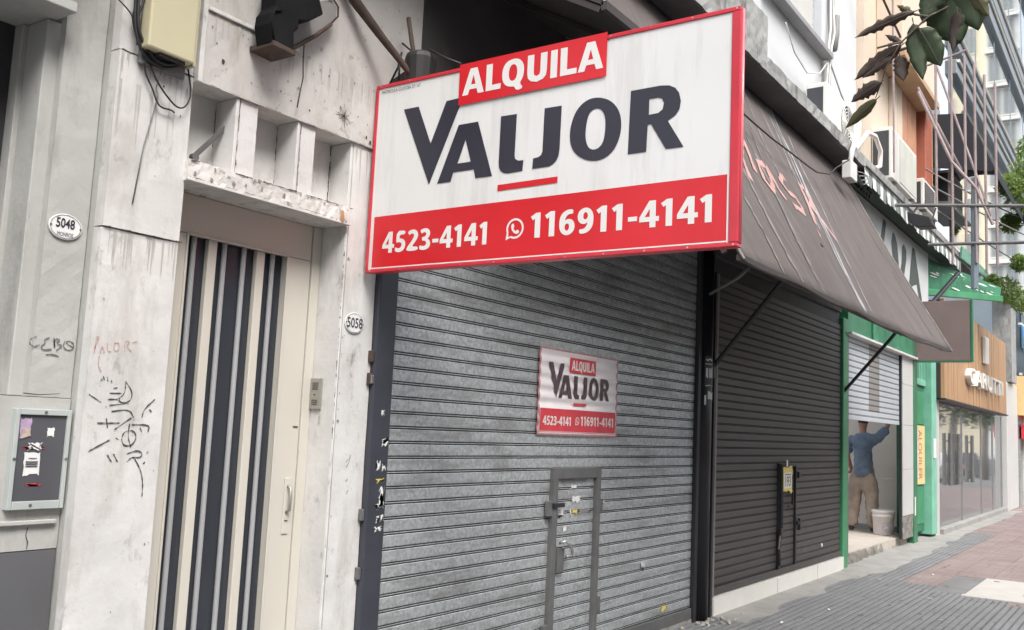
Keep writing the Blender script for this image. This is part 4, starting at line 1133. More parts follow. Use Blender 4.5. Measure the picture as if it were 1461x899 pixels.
# ================================================================== POSTER on the shutter
po = thing('poster', 'small white and red ALQUILA VALJOR rental poster stuck on the galvanised shutter', 'poster', (5.76, 3.35, 1.56))
PX0, PX1, PZ0, PZ1 = 5.225, 6.303, 1.563, 2.130
def pw(x, z):
    return 3.3575+.0045*cos((z-.125)/PZ*2*pi+2.2)
def wavy(x0, x1, z0, z1, off, nx=4, nz=56):
    vs, fs = [], []
    for i in range(nx+1):
        for k in range(nz+1):
            x, z = x0+(x1-x0)*i/nx, z0+(z1-z0)*k/nz
            vs.append((x, pw(x, z)+off, z))
    for i in range(nx):
        for k in range(nz):
            a = i*(nz+1)+k
            fs.append((a, a+nz+2-1, a+nz+2, a+1))
    return vs, fs
p = P(); p.add(*wavy(PX0, PX1, PZ0, PZ1, 0)); p.build('sheet', M_posterpaper, po)
kx, kz = (PX1-PX0)/1.96, (PZ1-PZ0)/(3.338-2.340)
def pfn(u, v, l):
    x, z = PX0+(u+.022)*kx, PZ0+(v-2.340)*kz
    return (x, 3.3520-.0009*l, z)
artwork(po, pfn, M_posterink, M_posterred, M_paper_white, centre_box=True)
p = P()
for a in ((PX0-.012, PX0+.010, PZ0-.01, PZ1+.004), (PX1-.008, PX1+.012, PZ0-.01, PZ1+.004)):
    p.add(*wavy(*a, -.0012, 1))
p.add(*wavy(PX0+.011, PX1-.009, PZ0-.012, PZ0+.002, -.0012, 4, 4)); p.add(*wavy(PX0+.011, PX1-.009, PZ1-.006, PZ1+.004, -.0012, 4, 4))
p.build('red_edge', mat('poster_edge_red', (0.55, 0.25, 0.27), .5, var=.25, vs=30), po)

# ================================================================== AWNING
aw = thing('awning', 'large sloping brown sheet awning with pink spray writing over the dark shutter', 'awning', (8.9, 3.36, 2.65))
AX0, AX1, AY0, AY1, AZ0, AZ1 = 5.40, 12.37, 2.04, 3.355, 2.665, 5.13
def ap(x, t, off=0.0):
    """point on the awning sheet: t=0 front edge, t=1 wall"""
    x_ = x
    nrm = Vector((0, -(AZ1-AZ0), AY1-AY0)).normalized()
    sag = -.045*sin(pi*t)*(0.6+.4*sin(x*1.3))+.010*sin(x*4.1+2*t)*(1-t)+.006*sin(x*9.3+5*t)*sin(pi*t)
    zf = AZ0+.07*max(0, (x-9.5)/2.9)**2
    v = Vector((x_, AY0+(AY1-AY0)*t, zf+(AZ1-zf)*t))+nrm*(off+sag)
    return v
nx, nt2 = 120, 20
vs, fs = [], []
for i in range(nx+1):
    for k in range(nt2+1):
        x = AX0+(AX1-AX0)*i/nx
        vs.append(ap(x, k/nt2))
for i in range(nx):
    for k in range(nt2):
        a = i*(nt2+1)+k
        fs.append((a, a+nt2+1, a+nt2+2, a+1))
p = P(); p.add(vs, fs)
sh = p.build('sheet', M_awning, aw, True)
md = sh.modifiers.new('thickness', 'SOLIDIFY'); md.thickness = .012; md.offset = -1
p = P()
for x in (AX0+.02, 8.1, 10.3, AX1-.03):
    p.bar(ap(x, .07, -.03)-Vector((0, 0, .10)), ap(x, .99, -.03)-Vector((0, 0, .10)), .03, .03)
p.bar((AX0, AY0+.03, AZ0+.015), (9.5, AY0+.03, AZ0+.015), .035, .035)
p.bar((9.5, AY0+.03, AZ0+.015), (AX1, AY0+.03, AZ0+.085), .035, .035)
p.build('frame', M_underside, aw)
p = P(); p.tube([(8.1, 3.34, 2.21), (8.1, 2.73, 2.95), (8.1, 2.36, 3.28)], .022, 8); p.box(8.06, 8.14, 3.31, 3.36, 2.12, 2.28); p.build('strut', M_black, aw)
p = P(); p.tube([(12.5, 3.36, 2.228), (12.45, 2.77, 2.90), (12.35, 2.40, 3.33)], .022, 8); p.build('strut', M_black, aw)
p = P(); p.tube([(7.9, 3.30, 2.858), (7.9, 3.15, 2.935), (7.9, 3.04, 2.990), (7.9, 2.97, 3.045), (7.9, 2.92, 3.09)], .014, 8); p.build('bent_pipe', M_greycable, aw, True)
for x_ in (AX1-.002, AX0+.002):
    p = P(); p.tube([ap(x_, t/12, .004) for t in range(13)], .010, 6); p.build('edge_hem', M_scratch2, aw)
def astroke(pts, w_, m, name):
    pass
def onaw(pts, off=.004):
    res = []
    for x, y in pts: res.append(ap(x, (y-AY0)/(AY1-AY0), off))
    return res
nrm = (0, -(AZ1-AZ0), AY1-AY0)
p = P()
def dense(pts, n=5):
    r_ = []
    for a, b in zip(pts, pts[1:]):
        for t in range(n): r_.append((a[0]+(b[0]-a[0])*t/n, a[1]+(b[1]-a[1])*t/n))
    return r_+[pts[-1]]
for st in [[(7.114, 2.698), (6.973, 2.55)], [(7.382, 2.802), (7.229, 2.621)], [(7.38, 2.80), (7.25, 2.76), (7.114, 2.70)],
           [(7.679, 2.717), (7.46, 2.70), (7.35, 2.60), (7.43, 2.554), (7.60, 2.62), (7.73, 2.72), (7.70, 2.60), (7.76, 2.553)],
           [(8.20, 2.72), (8.05, 2.71), (7.90, 2.66), (7.98, 2.61), (8.16, 2.62), (8.24, 2.58), (8.12, 2.53), (7.90, 2.54)],
           [(8.50, 2.52), (8.62, 2.63), (8.75, 2.76), (8.95, 2.77), (8.98, 2.70), (8.70, 2.64), (8.95, 2.58), (9.10, 2.50)],
           [(8.33, 2.455), (8.40, 2.45)]]:
    p.ribbon(onaw(dense(st), .005), .068, nrm, .35)
p.build('graffiti', M_pink, aw)
p = P(); rn = random.Random(4)
for nm, mm, lst in (('pale_scrape', M_scratch, [(9.55, .05, 3.34, 2.08, -1.10), (9.42, .035, 3.33, 2.06, -1.05), (9.75, .022, 3.2, 2.10, -1.0), (9.30, .02, 3.30, 2.5, -.75)]),
                    ('faint_scrape', M_scratch2, [(7.75, .03, 3.0, 2.08, -.55), (7.60, .05, 2.85, 2.07, -.35), (11.3, .018, 3.3, 2.4, -.35), (11.9, .03, 3.34, 2.1, -.1), (10.7, .014, 3.0, 2.3, -.4), (12.1, .02, 3.3, 2.5, -.05), (8.4, .02, 3.34, 2.9, -.5), (8.6, .03, 3.3, 2.7, -.6), (9.0, .02, 3.34, 2.8, -.3), (8.95, .05, 3.28, 2.85, -.1), (6.9, .06, 2.6, 2.06, -.3), (6.4, .04, 2.4, 2.06, -.2), (10.2, .02, 3.2, 2.4, -.6), (8.0, .025, 3.1, 2.3, -.7)])):
    for x, w_, y0, y1, dx in lst:
        p = P()
        p.ribbon(onaw(dense([(x, y0), (x+dx*.5+rn.uniform(-.03, .03), (y0+y1)/2), (x+dx, y1)], 10)), w_, nrm, .7)
        p.build(nm, mm, aw)
q = P()
pts = [(3.53+3.0, 2.98, 4.45), (7.603, 2.88, 4.304), (8.0, 2.84, 4.26), (8.324, 2.82, 4.25), (9.0, 2.82, 4.26), (9.385, 2.85, 4.30), (10.0, 2.90, 4.44), (10.394, 2.93, 4.62), (11.1, 2.98, 4.90)]
q.tube([Vector(a)+Vector((0, -.06, 0)) for a in pts], .008, 6)
tag(q.build('slack_cable', M_cable, None, True, loc=(9, 2.8, 4.25)), 'slack black cable sagging in front of the brown awning', 'cable')

# dark sheet canopy over the galvanised shutter, mostly hidden behind the sign
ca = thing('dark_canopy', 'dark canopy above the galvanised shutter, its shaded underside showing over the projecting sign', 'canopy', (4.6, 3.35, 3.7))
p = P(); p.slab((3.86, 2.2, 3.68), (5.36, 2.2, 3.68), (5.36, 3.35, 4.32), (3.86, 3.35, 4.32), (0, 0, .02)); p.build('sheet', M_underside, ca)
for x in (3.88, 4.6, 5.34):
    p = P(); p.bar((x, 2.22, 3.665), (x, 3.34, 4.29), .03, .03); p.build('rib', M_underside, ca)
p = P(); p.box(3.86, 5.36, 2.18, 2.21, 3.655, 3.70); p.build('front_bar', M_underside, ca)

# debris at the foot of the post
q = P(); rn = random.Random(8)
for i in range(34):
    x, y, r_ = rn.gauss(7.95, .22), 3.25+rn.uniform(-.16, .05), rn.uniform(.006, .022)
    k = 6
    q.prism([(x+r_*cos(2*pi*a/k)*rn.uniform(.6, 1.4), y+r_*sin(2*pi*a/k)*rn.uniform(.6, 1.2), .001) for a in range(k)], (rn.uniform(-.004, .004), 0, r_*rn.uniform(.3, .9)))
tag(q.build('debris', M_debris), 'scattered plaster crumbs at the foot of the black post', 'debris', kind='stuff')
# ================================================================== GREEN SHOP
gs = thing('green_shop', 'green painted shop front with a white signboard and half open shutter', 'shop', (15.5, 3.36, 0))
p = P(); p.box(12.43, 12.66, 3.335, 3.60, 0, 3.20); p.build('post', M_green, gs, bevel=.012)
p = P(); p.box(12.661, 12.765, 3.355, 3.60, .14, 3.0); p.build('guide_rail', M_wicket, gs, bevel=.004)
p = P(); p.box(15.80, 15.85, 3.345, 3.385, .14, 3.0); p.build('guide_rail', M_black, gs, bevel=.004)
# half-open shutter: three runs of slats, the middle one unpainted
rs3 = P(); rs3.box(12.77, 15.795, 3.375, 3.405, 1.895, 1.955)
rs3 = rs3.build('roller_shutter', M_whitesh, gs, bevel=.004)
z = 1.957
while z < 3.0:
    for a, b, m in ((12.77, 13.90, M_whitesh), (13.90, 14.52, M_baresh if z > 2.02 else M_whitesh), (14.52, 15.795, M_whitesh)):
        if a == 13.90 and z > 2.98: continue
        me = slat_mesh('slat', b-a, .080, m, .006)
        ob = bpy.data.objects.new('slat', me); COL.objects.link(ob); ob.parent = rs3
        ob.location = Vector((a, 3.38, z))-org(rs3)
    z += .080
p = P(); p.box(12.6, 16.9, 3.27, 3.40, 3.0, 3.035); p.build('shutter_housing_edge', M_whitecable, gs, bevel=.006)
p = P(); p.box(12.74, 16.9, 3.36, 3.60, 3.04, 3.9); p.build('green_transom', M_greendark, gs)
p = P(); p.box(14.0, 16.6, 3.33, 3.355, 3.06, 3.38); p.build('green_board', M_greenpeel, gs, bevel=.006)
for k, (z0, z1) in enumerate([(.48, 1.20), (1.204, 1.90), (1.904, 2.55), (2.554, 2.998)]):
    p = P(); p.box(15.86, 16.62, 3.335, 3.39, z0, z1); p.build('wall_tile', M_greytile, gs, bevel=.004)
p = rough_box(15.86, 16.62, 3.345, 3.39, .12, .478, .05, .008, 60); p.build('broken_base', M_stepedge, gs)
p = P(); p.box(16.63, 16.93, 3.33, 3.60, .0, 3.36); p.build('door_jamb', M_greendark, gs, bevel=.01)
dg_ = P(); dg_.box(16.95, 18.02, 3.44, 3.50, .12, 2.62); dg_ = dg_.build('green_door', M_greendark, gs, bevel=.01)
for z0, z1 in ((1.95, 2.52), (.25, .90)):
    p = P(); p.box(17.05, 17.92, 3.42, 3.438, z0, z1); p.build('door_panel', M_green, dg_, bevel=.01)
p = P(); p.box(16.95, 18.02, 3.40, 3.50, 2.63, 2.74); p.build('transom_bar', M_greenlight, gs, bevel=.01)
for x in (17.05, 17.27, 17.49, 17.71, 17.93):
    p = P(); p.bar((x, 3.43, 2.74), (x, 3.43, 3.30), .05, .04); p.build('grille_bar', M_greenlight, gs)
p = P(); p.box(16.95, 18.02, 3.46, 3.50, 2.74, 3.30); p.build('grille_backing', M_greendark, gs)
p = P(); p.box(18.03, 18.42, 3.30, 3.55, 0.05, 3.30); p.build('door_jamb', M_greenlight, gs, bevel=.015)
p = P(); p.box(18.43, 18.78, 3.32, 3.60, 0.0, 3.25); p.build('pier', M_greytile, gs, bevel=.015)
nt3 = thing('notice', 'tall yellow notice with red writing on the green door jamb', 'notice', (17.0, 3.32, .9))
p = P(); p.box(16.97, 17.86, 3.395, 3.405, .93, 1.93); p.build('yellow_sheet', mat('pale_yellow_sheet', (0.70, 0.56, 0.25), .6, var=.1), nt3)
p = P()
def vtext(s, xa, xb, za, zb, y):
    vs, fs = text_fill(s, 0, zb-za, 0, xb-xa, .02)
    return [(xa+a.y, y, zb-a.x) for a in vs], fs
p.add(*vtext('ALQUILER', 17.25, 17.62, 1.0, 1.86, 3.393)); p.build('lettering', mat('faded_red_print', (0.50, 0.20, 0.12), .6, var=.3, vs=30), nt3)
p = P(); p.box(16.905, 16.955, 3.322, 3.328, 1.02, 1.86); p.box(16.67, 16.74, 3.322, 3.328, .45, .75); p.build('torn_paper', M_paper, nt3)
p = P(); p.box(18.10, 18.32, 3.288, 3.298, 1.38, 1.72); tag(p.build('small_notice', M_paper, None, loc=(18.2, 3.29, 1.38)), 'small white notice on the pale green jamb beside the glass storefront', 'notice')
# signboard with the end of the shop name showing
sb = P(); sb.box(12.5, 17.76, 3.30, 3.40, 3.92, 4.985); sb = sb.build('signboard', M_signboard, gs, bevel=.008)
p = P(); p.box(12.5, 17.76, 3.41, 3.60, 3.90, 5.13); p.build('upper_wall', M_greendark, gs)
p = P()
for poly in ([(14.20, 4.52), (14.42, 4.93), (14.60, 4.90), (14.48, 4.60), (14.38, 4.50)],
             [(14.92, 4.66), (15.02, 4.84), (15.16, 4.83), (15.33, 4.70), (15.42, 4.45), (15.48, 4.22), (15.62, 4.45), (15.66, 4.72), (15.80, 4.80), (15.97, 4.72), (15.98, 4.58), (15.84, 4.33), (15.64, 4.06), (15.45, 4.02), (15.2, 4.2), (15.02, 4.42)],
             [(16.42, 4.86), (16.62, 4.86), (17.22, 4.02), (16.98, 4.00), (16.76, 4.28), (16.42, 4.20), (16.32, 4.02), (16.10, 4.02)]):
    vs, fs = curve_fill([poly]); p.add([(a.x, 3.2975, a.y) for a in vs], fs)
p.build('letters', mat('sign_letter_green_black', (0.05, 0.065, 0.06), .6, var=.2), sb)
# raised floor, broken step edge, inner room
p = P(); p.box(12.74, 17.0, 3.44, 5.9, -.02, .136); p.build('raised_floor', M_step, gs)
vs, fs = [], []
rn = random.Random(21); n_ = 60
for i in range(n_+1):
    x = 12.74+(16.62-12.74)*i/n_
    f = 3.40+.10*(x-12.74)/4+rn.uniform(-.02, .02)
    vs += [(x, 3.46+.05*(x-12.74)/4, .1365), (x, f+rn.uniform(-.01, .015), .128+rn.uniform(-.012, .004)), (x, f-rn.uniform(0, .03), .06+rn.uniform(-.02, .02)), (x, f-rn.uniform(.0, .05), -.01)]
for i in range(n_):
    for k in range(3): fs.append((4*i+k, 4*i+k+1, 4*i+k+5, 4*i+k+4))
p = P(); p.add(vs, fs); p.build('step_edge', M_stepedge, gs)
for a in ((17.0, 17.1, 3.61, 5.9, .0, 3.4), (12.6, 12.7, 3.61, 5.9, 0, 3.4), (12.6, 13.0, 5.9, 6.0, 0, 3.4)):
    p = P(); p.box(*a); p.build('inner_wall', M_inwall, gs)
p = P(); p.box(16.88, 16.998, 3.62, 5.85, .137, .22); p.build('skirting', M_concrete, gs)
# striped valance under the ledge
sv = thing('striped_valance', 'dirty white and green striped fabric valance hanging under the concrete ledge', 'valance', (15.8, 3.03, 4.93))
x = 12.30; k = 0
while x < 19.4:
    wd = .20
    z0, z1 = 4.925+.02*sin(k), 5.135
    p = P()
    y0 = 3.030+.012*sin(k*1.7)
    p.slab((x, y0, z0), (x+wd-.002, y0+.006, z0), (x+wd-.002, 3.04, z1), (x, 3.04, z1), (0, .006, 0))
    p.build('stripe', M_valwhite if k % 2 == 0 else M_valgreen, sv)
    x += wd; k += 1
p = P(); p.tube([(12.30, 3.02, 5.14), (19.4, 3.02, 5.14)], .014, 8); p.build('rail', M_black, sv)
p = P(); p.box(12.40, 19.2, 3.06, 3.29, 4.99, 5.02); p.build('lining', mat('dark_green_lining', (0.035, 0.055, 0.045), .8, var=.2), sv)
p = P(); rn = random.Random(2)
for i in range(5):
    p.tube([(12.2+i*.12, 3.2, 5.1), (12.3+i*.13, 3.08, 4.98-rn.uniform(0, .1)), (12.45+i*.15, 3.15, 4.9), (12.5+i*.2, 3.25, 5.05)], .012, 6)
p.build('loose_cord', M_cable, sv)
jb = thing('junction_box', 'pale broken junction box with a conduit hanging at the top of the brown awning', 'junction box', (11.3, 3.0, 4.9))
p = P(); p.box(11.22, 11.50, 2.93, 3.04, 4.72, 4.94); p.build('box', M_whitecable, jb, bevel=.01)
p = P(); p.tube([(11.36, 2.98, 4.92), (11.45, 2.98, 5.12), (11.62, 2.98, 5.30), (11.95, 3.02, 5.60)], .032, 8); p.build('conduit', M_whitecable, jb, True)
p = P()
for i in range(4): p.tube([(11.36, 2.96, 4.9), (11.5+.1*i, 2.94, 4.86-.03*i), (11.9+.1*i, 2.97, 4.95-.02*i), (12.3, 3.0, 5.0)], .008, 5)
p.build('wires', M_greycable, jb, True)
# peeling green canopy beyond the valance
gc = thing('green_canopy', 'green canopy with peeling paint beyond the striped valance', 'canopy', (19.5, 3.3, 4.3))
p = P()
A, B, C_, D_ = (17.80, 3.36, 4.93), (21.7, 2.62, 4.93), (21.5, 2.62, 4.70), (17.9, 3.36, 4.36)
p.slab(A, B, C_, D_, (.03, .06, .03)); p.build('soffit_board', M_greenpeel, gc)
p = P(); p.bar((17.9, 3.36, 4.32), (21.5, 2.60, 4.66), .08, .12); p.build('edge_beam', M_green, gc, bevel=.01)
p = P(); p.slab((19.35, 3.0, 5.16), (24.6, 3.0, 5.34), (24.9, 2.98, 5.42), (19.35, 2.98, 5.40), (0, .04, 0)); p.build('front_fascia', M_greenlight, gc, bevel=.01)
p = P(); p.tube([(17.82, 3.3, 4.05), (18.6, 2.95, 4.75)], .04, 8); p.build('brace', M_black, gc)
rn = random.Random(6)
p = P()
for i in range(16):
    u, v = rn.uniform(.05, .9), rn.uniform(.1, .9)
    c0 = Vector(A).lerp(Vector(B), u).lerp(Vector(D_).lerp(Vector(C_), u), v)+Vector((-.01, -.012, -.004))
    k = 7; e1 = (Vector(B)-Vector(A)).normalized(); e2 = (Vector(D_)-Vector(A)).normalized()
    L1 = rn.uniform(.08, .30); L2 = rn.uniform(.01, .03)
    p.add([c0+e1*L1*cos(2*pi*a/k)*rn.uniform(.5, 1)+e2*L2*sin(2*pi*a/k)*rn.uniform(.5, 1) for a in range(k)], [tuple(range(k))])
tag(p.build('paint_flakes', M_valwhite, gc), kind='stuff')
bp = thing('blank_signboard', 'blank brown projecting signboard with a green edge beside the awning tip', 'sign', (16.75, 2.9, 2.97))
p = P(); p.box(16.70, 16.78, 2.47, 3.30, 2.985, 3.98); p.build('panel', M_brownpanel, bp, bevel=.006)
p = P(); p.box(16.69, 16.79, 2.435, 2.468, 2.975, 4.0); p.box(16.69, 16.79, 2.469, 3.30, 2.962, 2.984); p.build('edge', M_greendark, bp, bevel=.006)

# bucket
bk = thing('bucket', 'white plastic paint bucket standing on the dusty step beside the workman', 'bucket', (16.24, 3.72, .137))
p = P(); p.lathe((16.24, 3.72, .138), [(.145, 0), (.150, .01), (.165, .28), (.175, .285), (.175, .305), (.168, .31), (.169, .34), (.178, .345), (.178, .385), (.165, .39), (.155, .37), (.14, .03)], 28); p.build('pail', M_plastic, bk, True)
p = P()
pts = []
for i in range(13):
    a = pi*i/12
    pts.append((16.24+.176*cos(a)*-.35-.1*0, 3.72-.19*cos(a)*.95, .138+.33-.20*sin(a)))
p.tube(pts, .004, 6); p.build('handle', M_wicket, bk, True)
p = P()
vs, fs = [], []
for i in range(9):
    a = R(185+75*i/8)
    for z in (.20, .33): vs.append((16.24+.166*cos(a)*(1 if z < .3 else 1.02), 3.72+.166*sin(a)*(1 if z < .3 else 1.02), z))
for i in range(8): fs.append((2*i, 2*i+1, 2*i+3, 2*i+2))
p.add(vs, fs); p.build('label', mat('bucket_label', (0.55, 0.52, 0.53), .5, var=.4, vs=40), bk)
p = P(); p.tube([(16.05, 3.55, .142), (16.15, 3.52, .145), (16.3, 3.50, .142), (16.45, 3.50, .143)], .008, 6)
tag(p.build('stick', M_inwall, None, loc=(16.2, 3.52, .14)), 'thin pale stick lying on the floor in front of the white bucket', 'stick')

# ---------------------------------------------------------------- workman, seen from behind, reaching up to the shutter
def skinned(name, pts, edges, radii, m, parent, root=0, sub=2, grow=1.0):
    me = bpy.data.meshes.new(name)
    o_ = org(parent)
    me.from_pydata([Vector(a)-o_ for a in pts], edges, [])
    ob = bpy.data.objects.new(name, me); COL.objects.link(ob)
    ob.parent = parent
    sk = ob.modifiers.new('skin', 'SKIN'); sk.use_smooth_shade = True
    if not me.skin_vertices: me.skin_vertices.new()
    for v, r_ in zip(me.skin_vertices[0].data, radii):
        v.radius = (r_[0]*grow, r_[1]*grow) if isinstance(r_, tuple) else (r_*grow, r_*grow)
        v.use_root = False
    me.skin_vertices[0].data[root].use_root = True
    sb_ = ob.modifiers.new('sub', 'SUBSURF'); sb_.levels = sub; sb_.render_levels = sub
    me.materials.append(m)
    ORG[ob.name] = Vector(o_)
    return ob
BX, BY, FZ = 16.42, 4.075, .137
man = thing('person', 'workman in blue grey shirt, beige trousers and dark cap seen from behind, reaching up', 'person', (BX, BY, FZ))
def rel(x, y, z): return (BX+x, BY+y*1.22, FZ+z*(1+.05*min(1, z/.9)))
# +x is away from the camera (he faces +x), -y is his right
pts = [rel(0, 0, .95), rel(.0, .0, 1.10), rel(.01, .0, 1.28), rel(.02, .01, 1.43), rel(.03, .015, 1.53), rel(.05, .02, 1.60), rel(.07, .02, 1.68), rel(.07, .02, 1.755),
       rel(.02, -.10, 1.45), rel(.02, -.195, 1.465), rel(.10, -.29, 1.65), rel(.20, -.325, 1.82), rel(.215, -.325, 1.88),
       rel(.02, .12, 1.44), rel(.02, .18, 1.42), rel(.0, .215, 1.17), rel(.16, .20, .98), rel(.20, .20, .95),
       rel(0, -.095, .88), rel(.02, -.105, .50), rel(-.02, -.115, .09), rel(.0, .105, .88), rel(.04, .13, .50), rel(.0, .155, .09),
       rel(.12, -.125, .04), rel(.14, .17, .04),
       rel(.225, -.31, 1.93), rel(.235, -.325, 1.95), rel(.235, -.34, 1.955), rel(.235, -.355, 1.945), rel(.20, -.305, 1.89),
       rel(.24, .215, .90), rel(.245, .23, .885), rel(.24, .245, .885), rel(.23, .26, .89), rel(.235, .20, .93)]
edges = [(0, 1), (1, 2), (2, 3), (3, 4), (4, 5), (5, 6), (6, 7), (3, 8), (8, 9), (9, 10), (10, 11), (11, 12), (3, 13), (13, 14), (14, 15), (15, 16), (16, 17), (0, 18), (18, 19), (19, 20), (0, 21), (21, 22), (22, 23), (20, 24), (23, 25),
         (12, 26), (12, 27), (12, 28), (12, 29), (11, 30), (17, 31), (17, 32), (17, 33), (17, 34), (16, 35)]
rad = [(.10, .14), (.09, .13), (.10, .14), (.10, .15), (.06, .065), .056, (.085, .075), (.08, .07), .07, .06, .044, .032, .026, .07, .06, .044, .032, .026, .085, .062, .042, .085, .062, .042, .035, .035,
       .009, .009, .009, .009, .010, .009, .009, .009, .009, .010]
skinned('body', pts, edges, rad, M_skin, man)
sp_ = [rel(0, 0, .83), rel(-.015, 0, .97), rel(-.01, 0, 1.15), rel(0, .005, 1.32), rel(.0, .01, 1.43), rel(.03, .015, 1.53), rel(.01, -.11, 1.45), rel(.02, -.19, 1.475), rel(.065, -.25, 1.56), rel(.10, -.29, 1.65), rel(.01, .12, 1.44), rel(.015, .185, 1.40), rel(.01, .205, 1.29), rel(.005, .215, 1.19)]
skinned('shirt', sp_, [(0, 1), (1, 2), (2, 3), (3, 4), (4, 5), (4, 6), (6, 7), (7, 8), (8, 9), (4, 10), (10, 11), (11, 12), (12, 13)],
        [(.155, .205), (.145, .195), (.135, .18), (.14, .195), (.12, .16), (.072, .08), .095, .082, .070, .068, .095, .082, .074, .072], M_shirt, man, grow=1.13)
tp = [rel(0, 0, .97), rel(-.02, 0, .86), rel(-.01, -.10, .74), rel(.02, -.108, .52), rel(.0, -.115, .34), rel(-.015, -.118, .18), rel(-.01, -.12, .075), rel(-.0, .105, .74), rel(.04, .125, .52), rel(.02, .14, .34), rel(.005, .15, .18), rel(.01, .158, .075)]
skinned('trousers', tp, [(0, 1), (1, 2), (2, 3), (3, 4), (4, 5), (5, 6), (1, 7), (7, 8), (8, 9), (9, 10), (10, 11)],
        [(.125, .170), (.14, .19), (.118, .120), .098, .088, .084, .092, (.118, .120), .098, .088, .084, .092], M_trouser, man, grow=1.15)
for o in man.children:
    if o.name.split('.')[0] in ('shirt', 'trousers'):
        tx = bpy.data.textures.get('cloth_folds') or bpy.data.textures.new('cloth_folds', 'CLOUDS')
        tx.noise_scale = .085
        dm = o.modifiers.new('folds', 'DISPLACE'); dm.texture = tx; dm.strength = .06; dm.mid_level = .5
skinned('cap', [rel(.045, .016, 1.672), rel(.055, .016, 1.76), rel(.07, .02, 1.80), rel(.15, .02, 1.755), rel(.20, .02, 1.74)], [(0, 1), (1, 2), (1, 3), (3, 4)], [(.098, .088), (.106, .092), (.06, .055), (.04, .07), (.02, .06)], M_cap, man)
for y0 in (-.12, .16):
    skinned('shoe', [rel(-.05, y0, .045), rel(.04, y0*1.02, .05), rel(.15, y0*1.08, .035)], [(0, 1), (1, 2)], [(.045, .042), (.05, .045), (.035, .04)], M_shoe, man)
p = P(); p.tube([rel(.10, -.21, .84), rel(.16, -.27, .84), rel(.20, -.33, .845)], .014, 8)
tag(p.build('tool_handle', M_inwall, None, loc=rel(.1, -.2, .84)), 'short pale tool handle sticking out beside the workman hip', 'tool')

# ================================================================== GLASS STOREFRONT with wood fascia
gf = thing('glass_storefront', 'glass storefront with wood clad fascia and white raised letters', 'storefront', (23, 3.36, 0))
p = P(); p.box(18.80, 27.6, 3.26, 3.60, -.01, .10); p.build('plinth', M_cement, gf, bevel=.01)
xs = [18.82, 21.6, 24.2, 26.0, 27.58]
for a, b in zip(xs, xs[1:]):
    p = P(); p.box(a+.02, b-.02, 3.395, 3.407, .105, 2.42); p.build('glass_pane', M_glass, gf)
p = P(); p.box(18.86, 24.3, 3.409, 3.412, .108, 0.80); p.build('frosted_film', M_film, gf)
for x in xs:
    p = P(); p.box(x-.018, x+.018, 3.375, 3.43, .102, 2.43); p.build('mullion', M_chrome, gf)
p = P(); p.box(24.35, 26.9, 3.44, 3.47, .11, 1.18); p.build('grey_panel', M_hallgrey if False else mat('storefront_grey', (0.34, 0.35, 0.35), .6, var=.05), gf)
nb2 = 44
for i in range(nb2):
    x0 = 18.5+(26.95-18.5)*i/nb2; x1 = 18.5+(26.95-18.5)*(i+1)/nb2
    # the fascia drops away from a higher far end to a lower near one along its top
    p = P(); yj = random.uniform(-.004, .004)
    p.box(x0+.004, x1-.004, 3.18+yj, 3.30, 2.46, 4.28); p.build('wood_plank', M_wood, gf)
p = P(); p.box(18.5, 26.95, 3.24, 3.62, 2.44, 4.26); p.build('fascia_core', M_dark, gf)
p = P(); p.box(18.5, 27.05, 3.15, 3.35, 2.425, 2.457); p.build('fascia_trim', M_black, gf)
vs, fs = text_fill('CARUTTI', 20.75, 25.6, 2.86, 3.20, .008, .5, 0.0, 1.1)
dz = max(abs(a.z) for a in vs)
p = P(); p.add([(a.x, 3.13+.05*(a.z/dz), a.y+.0*(a.x-20.75)) for a in vs], fs); p.build('raised_letters', M_acwhite, gf)
p = P(); p.box(23.0, 23.5, 3.10, 3.17, 3.45, 4.05); p.build('white_emblem', M_paper_white, gf, bevel=.01)
p = P(); p.box(18.6, 28.5, 3.62, 7.0, 4.0, 4.1); p.build('ceiling', M_greytile, gf)
for a in ((18.6, 19.5, 6.9, 7.0, 0, 2.6), (18.5, 18.6, 3.62, 7.0, 0, 2.6), (28.4, 28.5, 3.62, 7.0, 0, 2.6)):
    p = P(); p.box(*a); p.build('inner_wall', M_greytile, gf)
p = P(); p.box(18.6, 28.4, 3.62, 6.9, -.02, .09); p.build('inner_floor', M_cover, gf)
for x in (20.0, 20.9, 22.6):
    p = P(); p.tube([(x, 3.34, .85), (x, 3.34, 1.85)], .035, 10); p.tube([(x, 3.34, 1.0), (x, 3.40, 1.0)], .015, 6); p.tube([(x, 3.34, 1.7), (x, 3.40, 1.7)], .015, 6); p.build('door_handle', M_wicket, gf)
p = P(); p.box(22.5, 25.8, 3.75, 4.6, 2.28, 2.42); p.build('ceiling_unit', M_wicket, gf, bevel=.02)
for x in (23.3, 24.0, 24.6, 25.1, 25.6):
    p = P(); p.box(x, x+.10, 3.9, 4.0, .9, 2.25); p.build('hanging_strip', M_paper, gf)
p = P(); p.lathe((24.4, 3.85, 1.86), [(.02, 0), (.06, .05), (.07, .12), (.03, .18)], 14); p.build('bulb', M_lamp, gf, True)
